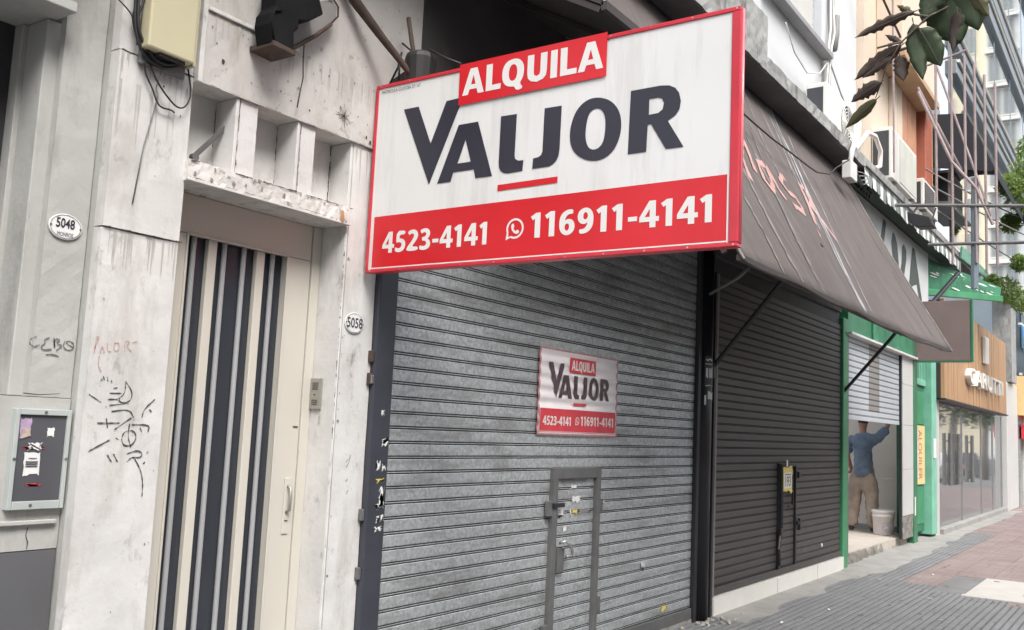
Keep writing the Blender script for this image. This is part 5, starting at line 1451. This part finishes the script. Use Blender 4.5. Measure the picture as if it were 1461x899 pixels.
# pillar, far shop and hoarding
fb = thing('cream_shop', 'cream shop front beyond a grey pillar at the far right', 'shop', (30, 3.3, 0))
p = P(); p.box(27.65, 29.9, 3.25, 3.7, 0, 3.35); p.build('pillar', M_greytile, fb, bevel=.02)
p = P(); p.box(27.9, 28.9, 3.15, 3.6, 3.36, 6.2); p.build('upper_pillar', M_concrete, fb)
p = P(); p.box(29.95, 46, 3.0, 3.5, 2.55, 3.65); p.build('fascia', M_yellow, fb)
p = P(); p.box(29.95, 46, 3.25, 3.5, 0, 2.54); p.build('glass_front', M_towerwin, fb)
for x in (31, 32.5, 34, 36):
    p = P(); p.box(x, x+.12, 3.18, 3.25, 0, 2.54); p.build('mullion', M_acwhite, fb)
p = P(); p.box(29.96, 46, 2.92, 2.998, 2.9, 2.97); p.box(29.96, 46, 2.92, 2.998, 3.2, 3.27); p.build('fascia_rail', M_acwhite, fb)
p = P(); p.box(30.2, 45, 2.9, 3.2, 1.9, 2.3); p.build('red_shop_band', M_posterred, fb)
bh = thing('blue_hoarding', 'blue netting hoarding hung above the far cream shop', 'hoarding', (34, 3.2, 3.7))
for k in range(7):
    p = P(); p.slab((29.95+k*2, 3.0+.06*sin(k), 3.7), (31.93+k*2, 3.05, 3.7), (31.93+k*2, 3.1, 5.1), (29.95+k*2, 3.1, 5.1), (0, .03, 0)); p.build('net_panel', M_bluenet, bh)
p = P(); p.box(29.95, 44, 3.12, 3.2, 3.68, 3.74); p.box(29.95, 44, 3.12, 3.2, 5.11, 5.17); p.build('rail', M_acwhite, bh)
pw_ = thing('pale_building', 'pale blue white building wall above the far blue hoarding', 'building', (40, 5, 0))
p = P(); p.box(33, 60, 4.2, 9, 0, 7.2); p.build('wall', M_paleblue, pw_)
for k in range(5):
    p = P(); p.box(33.8+k*3, 35.2+k*3, 4.15, 4.199, 5.4, 6.7); p.build('window', M_towerwin, pw_)

# ================================================================== BEIGE BUILDING above, AC units, steel, canopy
bb = thing('beige_building', 'beige building with a projecting upper bay and terracotta panels above the green shop', 'building', (16, 3.4, 5.3))
p = P(); p.box(13.68, 19.0, 3.40, 4.4, 5.31, 14); p.build('wall', M_beige, bb)
p = P(); p.box(14.4, 17.1, 3.0, 3.40, 7.50, 14); p.build('projecting_bay', M_beige, bb, bevel=.02)
p = P(); p.box(14.38, 17.12, 2.98, 3.399, 7.40, 7.495); p.build('bay_soffit', M_ochre, bb)
for k in range(5):
    x0 = 15.2+k*.36
    p = P(); p.box(x0, x0+.33, 3.33, 3.399, 6.10, 7.39); p.build('terracotta_panel', M_terra if k > 1 else M_beige, bb, bevel=.01)
p = P(); p.box(15.2, 17.0, 3.32, 3.399, 6.0, 6.09); p.build('string_course', M_yellow, bb)
p = P(); p.box(17.1, 17.66, 3.20, 3.399, 5.8, 8.2); p.build('red_pilaster', M_redpil, bb, bevel=.02)
p = P(); p.box(17.68, 17.95, 3.25, 3.399, 5.8, 8.2); p.build('yellow_strip', M_yellow, bb)
p = P(); p.box(18.0, 19.0, 3.3, 3.399, 6.2, 8.0); p.build('window', M_towerwin, bb)

def ac_unit(label, x0, x1, y0, y1, z0, z1, fan=True, louvre=False):
    t = thing('ac_unit', label, 'air conditioner', ((x0+x1)/2, (y0+y1)/2, z0), 'air conditioner units on the ledge')
    q = P(); q.box(x0, x1, y0, y1, z0+.03, z1); q.build('case', M_acwhite, t, bevel=.015)
    q = P(); q.box(x0-.006, x0, y0+.045, y1-.02, z0+.07, z1-.06); q.build('coil', M_acdark, t)
    for s_ in (.15, .85):
        q = P(); q.box(x0+(x1-x0)*s_-.04, x0+(x1-x0)*s_+.04, y0-.01, y1+.02, z0, z0+.03); q.build('foot', M_wicket, t)
    if fan:
        cx, cz, r_ = x0+(x1-x0)*.56, (z0+z1)/2+.01, min(x1-x0, z1-z0)*.42
        q = P(); q.lathe((cx, y0-.004, cz), [(r_, .0), (r_, .01), (0.0, .01)], 28, 'Y'); fo = q.build('fan_opening', M_acdark, t)
        q = P()
        for rr in [r_*f for f in (.2, .36, .52, .68, .84, 1.0)]:
            q.tube([(cx+rr*cos(2*pi*i/28), y0-.014, cz+rr*sin(2*pi*i/28)) for i in range(29)], .006, 5, False)
        for i in range(8): q.tube([(cx, y0-.014, cz), (cx+r_*cos(2*pi*i/8), y0-.014, cz+r_*sin(2*pi*i/8))], .005, 5)
        q.build('fan_grille', M_acwhite, t)
        q = P()
        for i in range(3):
            a = 2*pi*i/3
            q.slab((cx, y0-.006, cz), (cx+r_*.85*cos(a), y0-.006, cz+r_*.85*sin(a)), (cx+r_*.9*cos(a+.7), y0-.003, cz+r_*.9*sin(a+.7)), (cx+r_*.3*cos(a+.9), y0-.003, cz+r_*.3*sin(a+.9)), (0, .002, 0))
        q.build('fan_blade', M_hallgrey, t)
    if louvre:
        for i in range(11):
            z = z0+.08+(z1-z0-.14)*i/11
            q = P(); q.slab((x0+.05, y0-.002, z), (x0+(x1-x0)*.7, y0-.002, z), (x0+(x1-x0)*.7, y0-.02, z+.012), (x0+.05, y0-.02, z+.012), (0, 0, .012)); q.build('louvre', M_hallgrey, t)
    if not fan and not louvre:
        q = P(); q.box(x0+.28*(x1-x0), x1-.05, y0-.008, y0-.001, z0+.08, z1-.06); q.build('grille', mat('ac_grille', (0.50, 0.50, 0.45), .6, var=.1), t)
    return t
ac_unit('white air conditioner unit with a round fan on the ledge against the white wall', 11.15, 12.75, 3.20, 3.46, 5.30, 5.93)
ac_unit('tall old air conditioner unit with dark side standing on the ledge before the beige wall', 14.1, 15.8, 3.10, 3.39, 5.42, 6.23, False)
ac_unit('louvred air conditioner unit under the red brown pilaster', 16.25, 17.45, 3.08, 3.38, 5.45, 5.98, False, True)
ac_unit('plain pale air conditioner cabinet farthest along the ledge', 18.6, 19.9, 3.06, 3.38, 5.95, 6.72, False)
p = P(); p.slab((17.6, 2.9, 5.82), (19.8, 2.9, 5.86), (19.8, 3.4, 5.9), (17.6, 3.4, 5.86), (0, 0, .05)); tag(p.build('metal_shelf', M_wicket, None, loc=(18.7, 3.1, 5.85)), 'grey metal shelf under the farthest air conditioner cabinet', 'shelf')
p = P(); p.box(16.5, 17.2, 2.75, 2.95, 5.62, 5.74)
fl_ = thing('floodlight', 'black floodlight on the steel bar in front of the louvred air conditioner', 'floodlight', (14.0, 2.75, 4.95))
p = P(); p.prism([(14.0, 2.88, 4.90), (14.0, 2.58, 4.80), (14.0, 2.52, 4.66), (14.0, 2.74, 4.66), (14.0, 2.87, 4.76)], (.22, 0, 0)); p.build('housing', M_black, fl_, bevel=.01)
p = P(); p.tube([(14.02, 2.80, 4.88), (14.02, 2.72, 4.99)], .012, 6); p.tube([(14.02, 2.55, 4.75), (14.02, 2.50, 4.92)], .012, 6); p.build('bracket', M_wicket, fl_)

# conduits and cables down the white upper wall
cw = thing('wall_cables', 'bundle of pale conduits and cables running down the white upper wall', 'cables', (11.8, 3.46, 6.0))
for k in range(4):
    pts = [(12.18+.05*k, 3.44, 9.0), (12.14+.04*k, 3.44, 7.4), (12.10+.06*k+.05*sin(k), 3.43, 7.0), (12.02+.05*k, 3.43, 6.75), (11.96+.03*k, 3.42, 6.55), (11.92+.04*k, 3.42, 6.3), (11.90+.03*k, 3.42, 5.85)]
    p = P(); p.tube(pts, .022 if k == 2 else .016, 6); p.build('cable', M_greycable if k % 2 else M_whitecable, cw, True)
p = P(); p.tube([(12.35, 3.42, 7.28), (12.30, 3.41, 7.0), (12.20, 3.41, 6.75)], .04, 8); p.build('conduit', M_greycable, cw, True)
p = P(); p.tube([(11.95, 3.42, 6.5), (11.6, 3.42, 6.22), (11.0, 3.40, 6.02), (10.4, 3.36, 6.05), (9.9, 3.3, 6.2)], .009, 6); p.build('slack_cable', M_whitecable, cw, True)
p = P(); p.tube([(12.0, 3.42, 6.55), (12.6, 3.42, 6.25), (13.4, 3.42, 5.98)], .010, 6); p.build('thin_cable', M_greycable, cw, True)
hz = P()
hz.tube([(12.35, 3.2, 5.35), (12.7, 3.1, 5.72), (13.1, 3.1, 5.78), (13.4, 3.1, 5.66), (13.45, 3.12, 5.45), (13.2, 3.12, 5.36)], .032, 8)
tag(hz.build('pipe_hose', M_inwall, None, True, loc=(12.9, 3.1, 5.35)), 'thick pale insulated hose curling on the ledge between the air conditioner units', 'hose')

# rusty steel frame of a projecting sign
sf = thing('steel_frame', 'bare rusty steel frame of a projecting sign above the striped valance', 'sign frame', (14, 2.4, 4.9))
for y, z0, z1 in ((2.485, 4.95, 7.10), (2.28, 4.10, 7.10), (2.11, 4.40, 7.08), (1.985, 4.10, 6.95), (1.86, 3.95, 6.75), (1.73, 4.05, 6.60)):
    p = P(); p.tube([(14, y, z0), (14, y, z1)], .018, 8); p.build('upright', M_steelrust, sf)
p = P(); p.tube([(14, 3.36, 5.04), (14, 1.0, 4.80)], .026, 8); p.build('crossbar', M_wicket, sf)
p = P(); p.tube([(14, 2.60, 4.40), (14, 1.1, 4.33)], .024, 8); p.build('crossbar', M_wicket, sf)
p = P(); p.tube([(14, 2.60, 7.02), (14, 2.08, 7.15)], .018, 8); p.build('crossbar', M_steelrust, sf)
p = P(); p.tube([(14, 2.47, 6.98), (14, 1.80, 4.75)], .016, 8); p.build('diagonal', M_steelrust, sf)
p = P(); p.tube([(14.0, 2.72, 6.65), (14, 2.28, 5.55), (14, 1.98, 5.15), (14, 1.78, 4.62)], .022, 8); p.build('diagonal', M_steelrust, sf)
p = P(); p.tube([(14.1, 2.74, 6.75), (14.1, 2.18, 5.45)], .018, 8); p.build('diagonal', M_steelrust, sf)
p = P(); p.tube([(14.05, 2.0, 5.3), (14.05, 2.02, 3.75)], .05, 8); p.build('pole', mat('blue_grey_pole', (0.17, 0.21, 0.25), .5, var=.1), sf)
p = P(); p.tube([(13.2, 2.9, 10), (13.3, 2.9, 5.3)], .014, 6)
tag(p.build('drop_cable', M_steelrust, None, loc=(13.3, 2.9, 5.3)), 'thin vertical cable dropping in front of the beige wall', 'cable')
p = P(); p.tube([(13.0, 3.2, 8.3), (14.2, 3.0, 7.6)], .018, 6); p.tube([(14.0, 3.1, 7.30), (14.0, 2.75, 7.36)], .022, 6); p.box(13.98, 14.02, 3.07, 3.13, 7.15, 7.45)
tag(p.build('stay_rod', M_rust, None, loc=(14, 3, 7.3)), 'rusty stay rod and bracket in front of the beige wall', 'rod')
# black canopy
bc = thing('black_canopy', 'black fabric canopy on the first floor, seen through the steel frame', 'canopy', (18.3, 2.8, 6.5))
prof = [(3.35, 7.62), (2.74, 7.55), (2.55, 7.25), (2.24, 6.48), (2.30, 6.44), (3.15, 6.60), (3.35, 6.63)]
p = P(); p.prism([(18.0, y, z) for y, z in prof], (.03, 0, 0)); p.build('side_panel', M_canvas, bc)
p = P()
tp_ = prof[:4]
for (a, b) in zip(tp_, tp_[1:]): p.slab((18.031, *a), (22.5, *a), (22.5, *b), (18.031, *b), (0, .01, .02))
p.build('top_sheet', M_canvas, bc)
p = P(); p.box(18.0, 22.5, 2.225, 2.238, 6.36, 6.50); p.build('valance', M_canvas, bc)
p = P(); p.tube([(18.0, 2.73, 7.57), (22.5, 2.73, 7.57)], .05, 8); p.build('roller', M_wicket, bc)

# glass and steel building beyond
gb = thing('glass_building', 'glass walled building with dark steel floor beams at upper right', 'building', (30, 3, 5.5))
for z0, z1 in ((8.72, 9.02), (9.30, 9.58), (11.70, 12.10), (12.35, 12.75), (15.4, 15.7), (15.95, 16.3)):
    p = P(); p.box(19.05, 52, 3.0, 3.22, z0, z1); p.build('floor_beam', M_transom, gb, bevel=.02)
    p = P(); p.tube([(19.05, 2.97, z1-.05), (52, 2.97, z1-.05)], .035, 6); p.build('beam_rail', M_acwhite, gb)
zs = [5.4, 8.71, 9.03, 9.29, 9.59, 11.69, 12.11, 12.34, 12.76, 15.39]
for a, b in ((5.4, 8.71), (9.59, 11.69), (12.76, 15.39)):
    for k in range(11):
        x0 = 19.05+k*3.0
        p = P(); p.box(x0+.03, x0+2.97, 3.10, 3.115, a+.01, b-.01); p.build('glass_pane', M_facadeglass, gb)
for k in range(12):
    x = 19.05+k*3.0
    p = P(); p.box(x-.025, x+.025, 3.09, 3.16, 5.4, 16.5); p.build('mullion', M_transom, gb)
tw = thing('tower_block', 'tall cream tower block with grey windows mirrored in the glass building', 'tower block', (205, -20, 0))
TX, TY = 200, -14.0
p = P(); p.box(TX, TX+25, TY-30, TY-6.0, 0, 130); p.build('wall', M_tower, tw)
p = P(); p.box(TX-1.5, TX-.01, TY-5.99, TY, 0, 126); p.build('stair_bay', M_acwhite, tw)
base = None
for r_ in range(14):
    for j, y in enumerate((TY-1.8, TY-4.4, TY-9, TY-13)):
        z = 24+r_*7.0
        x = TX-1.55 if j < 2 else TX-.05
        if base is None:
            q = P(); q.box(0, .05, -1.0, 1.0, 0, 5.2); base = q.build('window', M_towerwin, tw)
            q = P(); q.box(-.1, .0, -1.15, -1.01, -.2, 5.3); q.box(-.1, 0, 1.01, 1.15, -.2, 5.3); q.box(-.1, 0, -1.0, 1.0, -.25, -.01); q.box(-.1, 0, -.06, .06, 0, 5.2)
            wf_ = q.build('window_frame', M_acwhite, base)
            base.data.transform(Matrix.Translation(org(tw))); wf_.data.transform(Matrix.Translation(org(tw)))
            base.location = Vector((x, y, z))-org(tw)
            continue
        c = base.copy(); COL.objects.link(c); c.parent = tw; c.location = Vector((x, y, z))-org(tw)
        d = wf_.copy(); COL.objects.link(d); d.parent = c
    p = P(); p.box(TX-2.3, TX-1.56, TY-6, TY, 24+r_*7.0-1.4, 24+r_*7.0-.9); p.build('overhang_slab', M_acwhite, tw)

# overhead cables
for k, (a, b, s_, lab) in enumerate([((16, 3.0, 6.05), (40, 0.2, 9.2), .5, 'upper thin overhead cable crossing toward the tower block'), ((16, 2.9, 5.75), (38, -.2, 7.6), .35, 'lower thin overhead cable crossing toward the tower block'), ((17.5, 3.1, 5.7), (36, 1.2, 6.4), .2, 'lowest thin overhead cable near the blue hoarding')]):
    p = P(); a, b = Vector(a), Vector(b)
    p.tube([a.lerp(b, t/12)-Vector((0, 0, s_*4*(t/12)*(1-t/12))) for t in range(13)], .014, 5)
    tag(p.build('overhead_cable', M_greycable, None, True, loc=tuple(a)), lab, 'cable')

# ================================================================== TREES
def leaf_cloud(centres, n, size, rn):
    vs, fs = [], []
    for _ in range(n):
        c, r_ = rn.choice(centres)
        while True:
            d = Vector((rn.uniform(-1, 1), rn.uniform(-1, 1), rn.uniform(-1, 1)))
            if d.length < 1: break
        q = Vector(c)+d*r_
        n_ = Vector((rn.gauss(0, 1), rn.gauss(0, 1), rn.gauss(.6, 1))).normalized()
        u = n_.orthogonal().normalized(); u = Matrix.Rotation(rn.uniform(0, 6.28), 3, n_) @ u
        t_ = n_.cross(u)
        l, w_ = size*rn.uniform(.6, 1.3), size*rn.uniform(.22, .42)
        b0 = len(vs)
        vs += [q-u*l/2, q+t_*w_/2+n_*w_*.15, q+u*l/2, q-t_*w_/2+n_*w_*.15]
        fs += [(b0, b0+1, b0+2), (b0, b0+2, b0+3)]
    return vs, fs
t2 = thing('street_tree', 'leafy green street tree whose branches reach in at the right edge', 'tree', (24, -.5, 0))
p = P(); p.tube([(24, -.5, 0), (24.05, -.45, 1.5), (23.9, -.3, 3.0), (23.8, .1, 4.4), (23.7, .4, 6.0), (23.6, .6, 7.6)], [.20, .17, .15, .13, .10, .05], 10); p.build('trunk', M_bark, t2, True)
p = P()
for e in [((23.8, .1, 4.4), (23.3, 1.1, 5.1), (22.9, 1.9, 5.2), (22.5, 2.4, 4.9)), ((23.7, .4, 5.6), (23.2, 1.2, 6.6), (22.7, 2.0, 7.2), (22.3, 2.5, 7.5)), ((23.7, .4, 6.0), (24.0, -.4, 7.4), (24.5, -1.2, 8.2)), ((23.6, .6, 7.0), (23.0, 1.0, 8.2), (22.8, 1.5, 9.0))]:
    p.tube(e, [.07, .05, .035, .02][:len(e)], 6)
p.build('limbs', M_bark, t2, True)
rn = random.Random(12)
cl = [((22.4, 2.15, 7.6), .38), ((22.7, 1.75, 7.1), .45), ((22.3, 2.25, 6.95), .36), ((22.9, 1.5, 7.8), .5), ((22.5, 2.1, 8.1), .3), ((22.6, 1.8, 6.5), .35), ((22.4, 2.45, 7.3), .28), ((23.2, 1.0, 8.4), .8), ((23.6, .3, 8.2), .9), ((24.2, -.8, 8.2), 1.0),
      ((22.0, 2.45, 7.15), .30), ((22.2, 2.1, 6.6), .30), ((22.3, 2.5, 6.4), .22), ((22.1, 2.3, 5.5), .2), ((22.3, 2.6, 4.95), .30), ((22.6, 2.3, 4.75), .28), ((22.9, 1.9, 4.95), .35), ((22.2, 2.85, 5.1), .20), ((23.1, 1.4, 5.2), .4)]
p = P(); p.add(*leaf_cloud(cl, 8000, .13, rn)); tag(p.build('crown', M_foliage, t2), kind='stuff')

# near tree with big ragged leaves hanging into the top right corner
t1 = thing('tree', 'street tree with large ragged drying leaves hanging in the top right corner', 'tree', (6.2, -.7, 0))
p = P(); p.tube([(6.2, -.7, 0), (6.15, -.7, 1.4), (6.0, -.62, 2.8), (5.6, -.4, 4.0), (5.0, .0, 4.6)], [.17, .15, .13, .10, .07], 12); p.build('trunk', M_bark, t1, True)
p = P(); p.tube([(5.0, .0, 4.6), (4.5, .25, 4.35), (4.15, .42, 3.9), (3.95, .50, 3.55), (3.85, .60, 3.33)], [.05, .035, .025, .015, .009], 8); p.build('limb', M_bark, t1, True)
tw_pts = [[(3.85, .60, 3.33), (3.80, .70, 3.27), (3.80, .80, 3.185), (3.815, .86, 3.10), (3.83, .88, 3.05), (3.85, .91, 2.99)],
          [(3.80, .70, 3.27), (3.79, .745, 3.285), (3.775, .78, 3.295)],
          [(3.80, .80, 3.185), (3.80, .83, 3.185), (3.79, .89, 3.175)]]
p = P()
for e in tw_pts: p.tube(e, [.005-.0006*i for i in range(len(e))], 6)
p.build('twig', M_bark, t1, True)
rl = random.Random(15)
def big_leaf(name, base, tip, width, m, up, ragged=.25, curl=.15):
    """a ragged leaf blade from base to tip with a raised midrib and uneven, torn margin"""
    b, t_ = Vector(base), Vector(tip)
    ax = t_-b; L0 = ax.length; ax.normalize()
    up = Vector(up); side = ax.cross(up).normalized(); nn = side.cross(ax).normalized()
    n = 16; vs, fs = [], []
    for i in range(n+1):
        s_ = i/n
        prof = (sin(pi*min(1, s_*1.02)**.8))**.75 if 0 < s_ < 1 else 0.0
        c = b+ax*L0*s_+nn*(curl*L0*sin(pi*s_)*.5)
        wl_ = width/2*prof*(1-ragged*rl.random()); wr_ = width/2*prof*(1-ragged*rl.random())
        vs += [c-side*wl_+nn*(.10*width+rl.uniform(-.01, .01)*width*4), c-side*wl_*.5+nn*.03*width, c, c+side*wr_*.5+nn*.03*width, c+side*wr_+nn*(.10*width+rl.uniform(-.01, .01)*width*4)]
    for i in range(n):
        for k in range(4): fs.append((5*i+k, 5*i+k+1, 5*i+k+6, 5*i+k+5))
    q = P(); q.add(vs, fs)
    ob = q.build(name, m, t1, True)
    sd_ = ob.modifiers.new('thickness', 'SOLIDIFY'); sd_.thickness = .0015
    q = P(); q.tube([b-ax*L0*.10]+[b+ax*L0*s_+nn*(curl*L0*sin(pi*s_)*.5) for s_ in (0, .25, .5, .75, 1)], [.0022, .0022, .002, .0017, .0012, .0006], 5); q.build('midrib', M_bark, ob, True)
    return ob
VW = Vector((.95, .2, .3))     # leaves turn their blades roughly towards the pavement
big_leaf('leaf', (3.775, .742, 3.292), (3.745, .965, 3.215), .058, M_leafdry, (.75, .2, .65), .45, .12)
big_leaf('leaf', (3.805, .80, 3.175), (3.815, .985, 3.065), .075, M_leafdry, (.8, .1, .6), .40, .10)
big_leaf('leaf', (3.815, .835, 3.135), (3.82, .955, 3.07), .05, M_leafdry, (.8, .1, .4), .5, .1)
big_leaf('leaf', (3.83, .885, 3.045), (3.845, 1.005, 2.985), .075, M_leafdry, (.8, .1, .6), .4, .1)
big_leaf('leaf', (3.85, .905, 2.985), (3.87, 1.035, 2.885), .052, M_leafolive, (.8, .15, .5), .15, .1)
big_leaf('leaf', (3.80, .755, 3.255), (3.83, .725, 3.03), .085, M_leafgreen, (.9, .3, .0), .2, .08)
big_leaf('leaf', (3.80, .735, 3.23), (3.84, .665, 3.075), .115, M_leafgreen, (.9, -.2, .1), .2, .1)
big_leaf('leaf', (3.80, .67, 3.40), (3.85, .60, 3.16), .215, M_leafgreen, (.95, -.1, .1), .25, .10)
big_leaf('leaf', (3.79, .58, 3.42), (3.85, .53, 3.20), .16, M_leafgreen, (.95, .1, .1), .25, .10)
big_leaf('leaf', (3.78, .66, 3.42), (3.80, .72, 3.25), .12, M_leafgreen, (.95, .0, .1), .3, .10)
big_leaf('leaf', (3.82, .81, 3.14), (3.84, .80, 3.04), .07, M_leafdry, (.9, .3, .0), .35, .1)
for a, b_, wd, mm in [((3.79, .62, 3.36), (3.80, .70, 3.30), .05, M_leafgreen), ((3.80, .80, 3.185), (3.79, .86, 3.225), .03, M_leafdry), ((3.79, .75, 3.285), (3.77, .81, 3.33), .035, M_leafolive), ((3.82, .60, 3.28), (3.85, .62, 3.13), .06, M_leafdry), ((3.80, .55, 3.36), (3.84, .49, 3.24), .07, M_leafolive), ((3.835, .885, 3.04), (3.84, .93, 3.06), .022, M_leafdry)]:
    big_leaf('leaf', a, b_, wd, mm, (.9, .1, .3), .4, .15)
p = P(); rn = random.Random(31)
p.add(*leaf_cloud([((5.0, -.6, 5.6), .9), ((6.2, -1.2, 6.0), 1.3), ((7.2, -.8, 5.7), 1.1), ((5.8, -1.9, 5.6), 1.1), ((6.4, .1, 5.9), .8)], 900, .20, rn)); tag(p.build('crown', M_foliage2, t1), kind='stuff')

# ================================================================== down the street: what the storefront glass mirrors
for k, x in enumerate((44, 53, 64)):
    t = thing('street_tree', ['dark street tree by the kerb mirrored in the storefront glass', 'second dark street tree farther down the kerb', 'third dark street tree farthest down the kerb'][k], 'tree', (x, -.5, 0), 'trees along the kerb')
    p = P(); p.tube([(x, -.5, 0), (x+.1, -.5, 1.5), (x, -.4, 3)], [.22, .18, .14], 8); p.build('trunk', M_bark, t, True)
    p = P(); p.add(*leaf_cloud([((x, -.3, 4.0), 1.5), ((x+1, .2, 3.6), 1.2), ((x-1, -.8, 3.6), 1.2), ((x, 0, 5.4), 1.4)], 1100, .34, rn)); tag(p.build('crown', M_foliage2, t), kind='stuff')
def car(label, x, y, m):
    t = thing('parked_car', label, 'car', (x, y, -.14), 'cars parked along the kerb')
    side = [(-2.1, .25), (-2.15, .65), (-1.95, .85), (-1.2, .95), (-.6, 1.42), (.7, 1.45), (1.4, 1.0), (2.0, .92), (2.15, .6), (2.1, .25)]
    q = P(); q.prism([(x+a, y-.85, -.14+b) for a, b in side], (0, 1.7, 0)); q.build('body', m, t, bevel=.08)
    for s_ in (-.856, .85):
        q = P(); q.prism([(x+a, y+s_, -.14+b) for a, b in [(-1.05, .98), (-.52, 1.36), (.62, 1.38), (1.18, 1.0)]], (0, .006, 0)); q.build('side_window', M_carglass, t)
    for a in (-1.35, 1.35):
        for s_ in (-.82, .72):
            q = P(); q.lathe((x+a, y+s_, -.14+.31), [(.31, 0), (.31, .10), (.18, .11)], 20, 'Y'); wh = q.build('wheel', M_tyre, t)
            q = P(); q.lathe((x+a, y+s_-.006, -.14+.31), [(.18, 0), (.18, .005)], 16, 'Y'); q.build('rim', M_chrome, wh)
    for s_ in (-.6, .6):
        q = P(); q.box(x-2.17, x-2.12, y+s_-.2, y+s_+.2, -.14+.62, -.14+.76); q.build('tail_light', M_posterred, t)
    q = P(); q.prism([(x-1.14, y-.70, -.14+1.0), (x-1.14, y+.70, -.14+1.0), (x-.66, y+.62, -.14+1.38), (x-.66, y-.62, -.14+1.38)], (-.02, 0, .015)); q.build('rear_window', M_carglass, t)
car('white car parked by the kerb and mirrored in the storefront glass', 48, -2.2, M_carpaint)
car('dark car parked farther along the kerb behind the white car', 56, -2.2, mat('dark_car_paint', (.03, .03, .04), .25))

# row of buildings across the street: shades the low sky and is mirrored in steel and glass
M_opp = [mat('far_side_wall_%s' % n, c, .8, var=.1) for n, c in (('brown', (.20, .16, .13)), ('grey', (.22, .22, .215)), ('cream', (.32, .28, .22)))]
OPL = ['brown four storey building across the street', 'grey apartment building across the street', 'cream building across the street facing the shutters',
       'grey low building across the street farther down', 'brown building across the street far down', 'cream building across the street farthest down']
for k, (x0, x1, hgt) in enumerate([(-34, -14.1, 17), (-14, 1.9, 19), (2, 11.9, 18), (12, 29.9, 6), (30, 64.9, 6), (65, 99.9, 7)]):
    t = thing('facing_building', OPL[k], 'building', ((x0+x1)/2, -16, -.1))
    q = P(); q.box(x0, x1, -26, -15, -.13, hgt); q.build('wall', M_opp[k % 3], t)
    base = None
    for r_ in range(int(hgt//3)):
        for j in range(int((x1-x0)//3)):
            x, z = x0+1.0+j*3.0, .6+r_*3.0
            if base is None:
                q = P(); q.box(x, x+1.5, -15.02, -14.96, z, z+1.7); base = q.build('window', M_towerwin, t, loc=(x, -15, z))
            else:
                c = base.copy(); COL.objects.link(c); c.parent = t; c.location = Vector((x, -15, z))-org(t)
